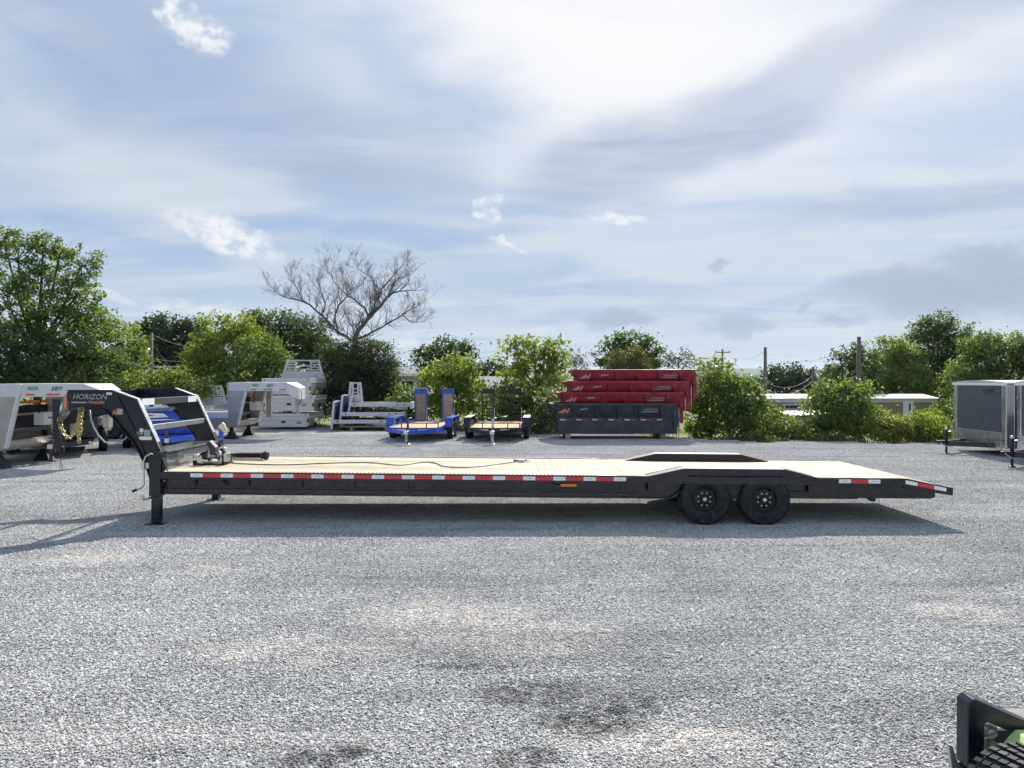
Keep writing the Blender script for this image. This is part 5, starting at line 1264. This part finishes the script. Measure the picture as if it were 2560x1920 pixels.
plant('shrub', 'green shrub mass between the black ramps and the bins', 'shrub', 33.6, [(1270, 1000, 38, 42), (1330, 1000, 50, 45), (1385, 985, 40, 45), (1300, 1040, 70, 34), (1380, 1035, 45, 34)], 'fresh', .16, 3.8, group=TG, second=('mid', .45))
plant('shrub', 'white flowering shrub at the hook end of the charcoal bin', 'shrub', 31.8, [(1372, 1010, 28, 42), (1350, 1050, 34, 32), (1395, 1050, 22, 30)], 'mid', .13, 4.0, group=TG, second=('pale', .18))
plant('broadleaf_tree', 'rounded dark green tree rising right behind the red bins', 'tree', 47, [(1575, 852, 48, 24), (1540, 885, 44, 36), (1615, 882, 44, 34), (1580, 900, 65, 34), (1520, 912, 25, 20)], 'mid', .2, 3.4, trunk=(1575, 930, .14), clump=.42, group=TG, second=('dark', .4))
plant('cedar', 'rusty young cedar just above the top red bin', 'tree', 44, [(1545, 905, 22, 28), (1590, 900, 26, 30), (1570, 925, 55, 20)], 'brown', .13, 4.0, clump=.3, wd=.4, group=TG, second=('olive', .5))
plant('thin_tree', 'thin greyish tree at the hook end of the top red bin', 'tree', 60, [(1440, 895, 26, 20), (1430, 915, 22, 16), (1460, 912, 16, 16)], 'grey', .17, 1.0, trunk=(1440, 930, .07), clump=.5, per=12, group=TG)
plant('thin_tree', 'thin greyish tree over the latch end of the top red bin', 'tree', 58, [(1695, 895, 34, 18), (1720, 905, 20, 14), (1670, 908, 20, 14)], 'grey', .18, 1.4, trunk=(1695, 930, .08), clump=.5, per=12, group=TG, second=('dark', .4))
plant('shrub', 'lime green shrub beside the latch end of the red bins', 'shrub', 30.6, [(1785, 935, 42, 36), (1765, 980, 44, 46), (1800, 1000, 46, 50), (1750, 1040, 34, 45), (1790, 1060, 60, 36)], 'fresh', .15, 4.2, group=TG, second=('lime', .42))
plant('shrub', 'tall dense green shrub leaning over the lot next to the bins', 'shrub', 29.6, [(1850, 960, 28, 20), (1855, 990, 50, 40), (1885, 1035, 56, 48), (1830, 1050, 50, 42), (1905, 1070, 40, 30)], 'fresh', .15, 4.4, group=TG, second=('mid', .45))
plant('shrub', 'rounded leafy shrub in front of the mobile home', 'shrub', 29.3, [(2075, 985, 40, 24), (2130, 970, 40, 20), (2100, 1015, 68, 46), (2050, 1045, 50, 40), (2150, 1035, 46, 42), (2110, 1070, 70, 30)], 'fresh', .15, 4.2, group=TG, second=('mid', .35))
plant('shrub', 'low yellowish weeds between the two leafy shrubs', 'shrub', 28.8, [(1975, 1070, 40, 34), (1955, 1090, 50, 18), (2010, 1080, 36, 28)], 'fresh', .12, 4.0, clump=.26, group=TG, second=('straw', .12))
plant('shrub', 'yellowish weedy hedge below the mobile home door', 'shrub', 28.4, [(2215, 1065, 44, 32), (2265, 1070, 44, 32), (2240, 1090, 60, 18)], 'lime', .11, 4.2, clump=.24, wd=.4, group=TG, second=('straw', .2))
plant('shrub', 'weedy hedge end by the enclosed trailer tongue', 'shrub', 27.9, [(2310, 1068, 44, 36), (2355, 1075, 30, 34), (2330, 1092, 60, 18)], 'lime', .11, 4.2, clump=.24, wd=.4, group=TG, second=('mid', .3))
plant('shrub', 'dark bush beyond the end of the mobile home', 'shrub', 40, [(2367, 1030, 26, 26), (2360, 1050, 30, 20)], 'mid', .15, 4.0, group=TG)
plant('broadleaf_tree', 'tree behind the tall utility pole', 'tree', 60, [(2105, 915, 36, 34), (2135, 890, 30, 26), (2080, 945, 30, 28), (2140, 935, 40, 36), (2165, 905, 34, 30), (2175, 950, 36, 36)], 'dark', .24, 3.0, trunk=(2110, 980, .14), clump=.55, group=TG, second=('mid', .4))
plant('broadleaf_tree', 'highest of the big green trees beyond the mobile home', 'tree', 65, [(2345, 802, 40, 18), (2315, 830, 44, 26), (2375, 838, 54, 34), (2420, 880, 50, 34), (2330, 870, 70, 44), (2395, 880, 45, 45), (2300, 920, 60, 46), (2370, 940, 70, 50), (2320, 985, 60, 30), (2385, 1000, 40, 30)], 'dark', .22, 3.4, trunk=(2345, 985, .22), clump=.55, group=TG, second=('mid', .5))
plant('broadleaf_tree', 'yellow-green tree in front of the highest green tree', 'tree', 63, [(2225, 880, 44, 34), (2255, 905, 56, 44), (2205, 930, 46, 44), (2270, 955, 60, 40), (2190, 965, 30, 26), (2230, 985, 70, 26)], 'fresh', .21, 3.8, trunk=(2235, 985, .18), clump=.5, group=TG, second=('lime', .3))
plant('broadleaf_tree', 'sprawling green tree above the enclosed trailers', 'tree', 52, [(2450, 868, 48, 28), (2500, 878, 66, 40), (2550, 880, 46, 36), (2590, 900, 50, 50), (2450, 920, 60, 46), (2520, 945, 80, 40), (2430, 960, 60, 40)], 'mid', .2, 3.6, trunk=(2500, 985, .2), clump=.5, group=TG, second=('fresh', .4))
plant('far_tree', 'round distant tree left of the short dark pole', 'tree', 110, [(1965, 930, 40, 24), (1945, 955, 44, 28), (1985, 960, 44, 26), (2010, 950, 26, 22)], 'far', .5, 4.0, trunk=(1965, 985, .3), clump=1.1, group=TG)
plant('far_tree', 'distant tree right of the short dark pole', 'tree', 115, [(2045, 965, 28, 16), (2075, 955, 18, 14), (2060, 975, 40, 16)], 'far', .5, 4.0, trunk=(2050, 985, .3), clump=1.1, group=TG)
plant('far_tree', 'distant tree behind the grey shingle roof', 'tree', 120, [(1215, 925, 40, 17), (1260, 930, 40, 18), (1180, 935, 30, 14), (1230, 950, 60, 16)], 'far', .5, 4.2, trunk=(1225, 985, .3), clump=1.1, group=TG)
plant('far_tree', 'low distant tree under the thin far pole', 'tree', 130, [(1830, 962, 50, 14), (1880, 962, 40, 14), (1780, 960, 40, 14)], 'far', .5, 4.2, trunk=(1830, 985, .3), clump=1.1, group=TG)
plant('far_tree', 'low distant tree beyond the pale grey roof', 'tree', 125, [(1020, 930, 60, 16), (1080, 940, 50, 14)], 'far', .5, 4.0, trunk=(1030, 985, .3), clump=1.1, group=TG)

plant('broadleaf_tree', 'tall leafy tree beyond the lot corner past the aluminium trailer', 'tree', 36, [(-160, 760, 110, 90), (-90, 860, 100, 80), (-220, 880, 110, 90), (-140, 940, 130, 60)], 'mid', .19, 3.0, trunk=(-150, 900, .18), clump=.42, group=TG, second=('dark', .4))
plant('broadleaf_tree', 'green tree past the enclosed trailers at the edge of the lot', 'tree', 50, [(2680, 880, 90, 60), (2760, 900, 80, 70), (2700, 960, 120, 60)], 'mid', .24, 3.0, trunk=(2700, 960, .2), clump=.5, group=TG, second=('fresh', .4))
def dead_tree():
    Y = 42; base = at(880, 1000, Y); bz = terrain_z(base.x, Y)
    T = thing('dead_tree', 'bare dead tree with spreading twigs rising from the dark cedar', 'tree', (base.x, Y, bz)); O = Vector((base.x, Y, bz))
    rnd = random.Random(5)
    k = Y/FPX
    main = MB(O); limbs = MB(O); twigs = MB(O)
    def P(px, py, dy=0): return at(880+(px-880)*.84, 850+(py-850)*.78, Y+dy)
    f = P(890, 850)
    main.tube([O, O.lerp(f, .5)+Vector((.1, 0, 0)), f], [.28, .21, .16], 10)
    main.tube([O+Vector((.1, .1, 0)), P(845, 870, .5)], [.25, .15], 8)
    L = [([(890, 850), (845, 830), (790, 770), (740, 730), (690, 715), (660, 700)], .13, .8), ([(845, 830), (830, 790), (840, 740), (870, 705), (905, 675)], .10, 1.2), ([(890, 850), (900, 820), (930, 775), (965, 740), (1000, 700), (1060, 690)], .20, -.6),
         ([(965, 740), (960, 705), (990, 660), (1022, 622)], .10, -.4), ([(930, 775), (915, 745), (880, 715), (840, 680), (808, 630)], .09, -1.0), ([(900, 845), (940, 825), (985, 800), (1030, 768), (1070, 745)], .10, -1.4),
         ([(1030, 768), (1055, 790), (1085, 792)], .05, -1.6), ([(895, 835), (880, 800), (862, 770)], .07, 1.5), ([(830, 818), (790, 803), (745, 800)], .06, 1.0), ([(790, 770), (800, 735), (785, 680), (780, 660)], .07, .3),
         ([(990, 700), (1010, 660), (1035, 650)], .07, .4), ([(940, 760), (955, 700), (935, 650), (900, 625)], .07, .8), ([(870, 705), (860, 670), (850, 640)], .05, 1.2), ([(740, 730), (720, 690), (700, 650)], .06, .4)]
    def grow(mb, p, d, length, r, depth):
        n = 4; pts = [p]; cur = p.copy(); dd = d.copy()
        for i in range(n):
            dd = (dd + Vector((rnd.gauss(0, .16), rnd.gauss(0, .16), rnd.gauss(.07, .12)))).normalized(); cur = cur + dd*length/n; pts.append(cur.copy())
        mb.tube(pts, [r*(1-.17*i) for i in range(n+1)], 4 if depth < 2 else 3, caps=False)
        if depth >= 3: return
        kids = rnd.choice((3, 4)) if depth < 2 else rnd.choice((2, 3, 4))
        for q in range(kids):
            i = rnd.randint(1, n); side = Vector((rnd.gauss(0, 1), rnd.gauss(0, 1), rnd.gauss(.25, .6))).normalized()
            nd = (dd*.75 + side*.75).normalized(); grow(twigs, pts[i], nd, length*rnd.uniform(.45, .7), max(.0045, r*.55), depth+1)
    for pts, r, dy in L:
        n = len(pts); Q = [P(px, py, dy*(i/max(1, n-1))) for i, (px, py) in enumerate(pts)]
        S = []
        for i in range(n-1):
            a, b, c, d = Q[max(i-1, 0)], Q[i], Q[i+1], Q[min(i+2, n-1)]
            for t in (0, .33, .66): S.append(.5*((2*b)+(c-a)*t+(2*a-5*b+4*c-d)*t*t+(3*b-a-3*c+d)*t**3) + Vector((rnd.gauss(0, .025), rnd.gauss(0, .025), rnd.gauss(0, .025))))
        S.append(Q[-1]); m = len(S)
        limbs.tube(S, [.72*r*(1-.85*i/(m-1)) for i in range(m)], 7, caps=False)
        for i in range(1, m):
            for q in range(2 if i > 1 else 1):
                d = (S[i]-S[i-1]).normalized(); side = Vector((rnd.gauss(0, 1), rnd.gauss(0, 1), rnd.gauss(.3, .6))).normalized()
                grow(twigs, S[i], (d*.7+side*.8).normalized(), rnd.uniform(.6, 1.15), max(.009, r*.26*(1-.7*i/m)), 0 if rnd.random() < .55 else 1)
        grow(twigs, S[-1], (S[-1]-S[-2]).normalized(), 0.75, .011, 0)
    main.build('trunk', deadbark, T); limbs.build('limb', deadbark, T); tag(twigs.build('twigs', deadbark, T), kind='stuff')
dead_tree()

def weeds():
    """tall grass and dry stalks along the edge of the gravel"""
    n = 15000; xs = RNG.uniform(-24, 24, n); e = np.array([lot_edge(x) for x in xs]); d = np.abs(RNG.normal(0, 1, n))
    ys = e - .5 + d*1.1
    keep = RNG.random(n) < (.35+.65*(np.sin(xs*1.7)+np.sin(xs*.6+2) > -.2))
    keep &= ~((xs > 1.2) & (xs < 7) & (ys < 31.2))
    xs, ys = xs[keep], ys[keep]; n = len(xs)
    h = RNG.uniform(.08, .32, n)*(1+.5*np.sin(xs*2.3))
    a = RNG.uniform(0, 2*np.pi, n); w = RNG.uniform(.010, .022, n); lean = RNG.uniform(.1, .55, n)*h
    z = np.array([terrain_z(x, y) for x, y in zip(xs, ys)])
    V = np.empty((n, 4, 3)); ca, sa = np.cos(a), np.sin(a)
    V[:, 0] = np.stack([xs-ca*w, ys-sa*w, z], 1); V[:, 1] = np.stack([xs+ca*w, ys+sa*w, z], 1)
    V[:, 2] = np.stack([xs+sa*lean*.4+ca*w*.7, ys-ca*lean*.4+sa*w*.7, z+h*.6], 1); V[:, 3] = np.stack([xs+sa*lean, ys-ca*lean, z+h], 1)
    me = bpy.data.meshes.new('weeds'); me.vertices.add(4*n); me.vertices.foreach_set('co', V.reshape(-1)); idx = np.arange(n)[:, None]*4
    F = np.concatenate([idx+[0, 1, 2], idx+[0, 2, 3]], axis=1).reshape(-1); me.loops.add(6*n); me.loops.foreach_set('vertex_index', F.astype(np.int32))
    me.polygons.add(2*n); me.polygons.foreach_set('loop_start', np.arange(0, 6*n, 3, dtype=np.int32)); me.update(calc_edges=True)
    at_ = me.attributes.new('rnd', 'FLOAT', 'FACE'); at_.data.foreach_set('value', np.repeat(RNG.random(n), 2).astype(np.float32))
    me.materials.append(leafmat('edge_weeds', (.055, .075, .022), (.20, .18, .085), .35))
    tag(put('weeds', me), 'tall grass and dry stalks along the edge of the gravel', 'weeds', kind='stuff')
weeds()

# ------------------------------------------------------------------ air
HAZE = True
if HAZE:
    hm = bpy.data.materials.new('pale_air'); hm.use_nodes = True; T = NT(hm.node_tree); T.n.remove(T.n['Principled BSDF'])
    pv = T.new('ShaderNodeVolumePrincipled'); pv.inputs['Color'].default_value = (.74, .86, 1.0, 1); pv.inputs['Density'].default_value = 6.5e-5; pv.inputs['Anisotropy'].default_value = .2
    T.l.new(pv.outputs[0], T.n['Material Output'].inputs['Volume'])
    o = MB().box((-6100, -500, -3.2), (6100, 6100, 90)).build('haze', hm); tag(o, 'thin pale blue summer air over the whole lot', 'haze', kind='stuff')
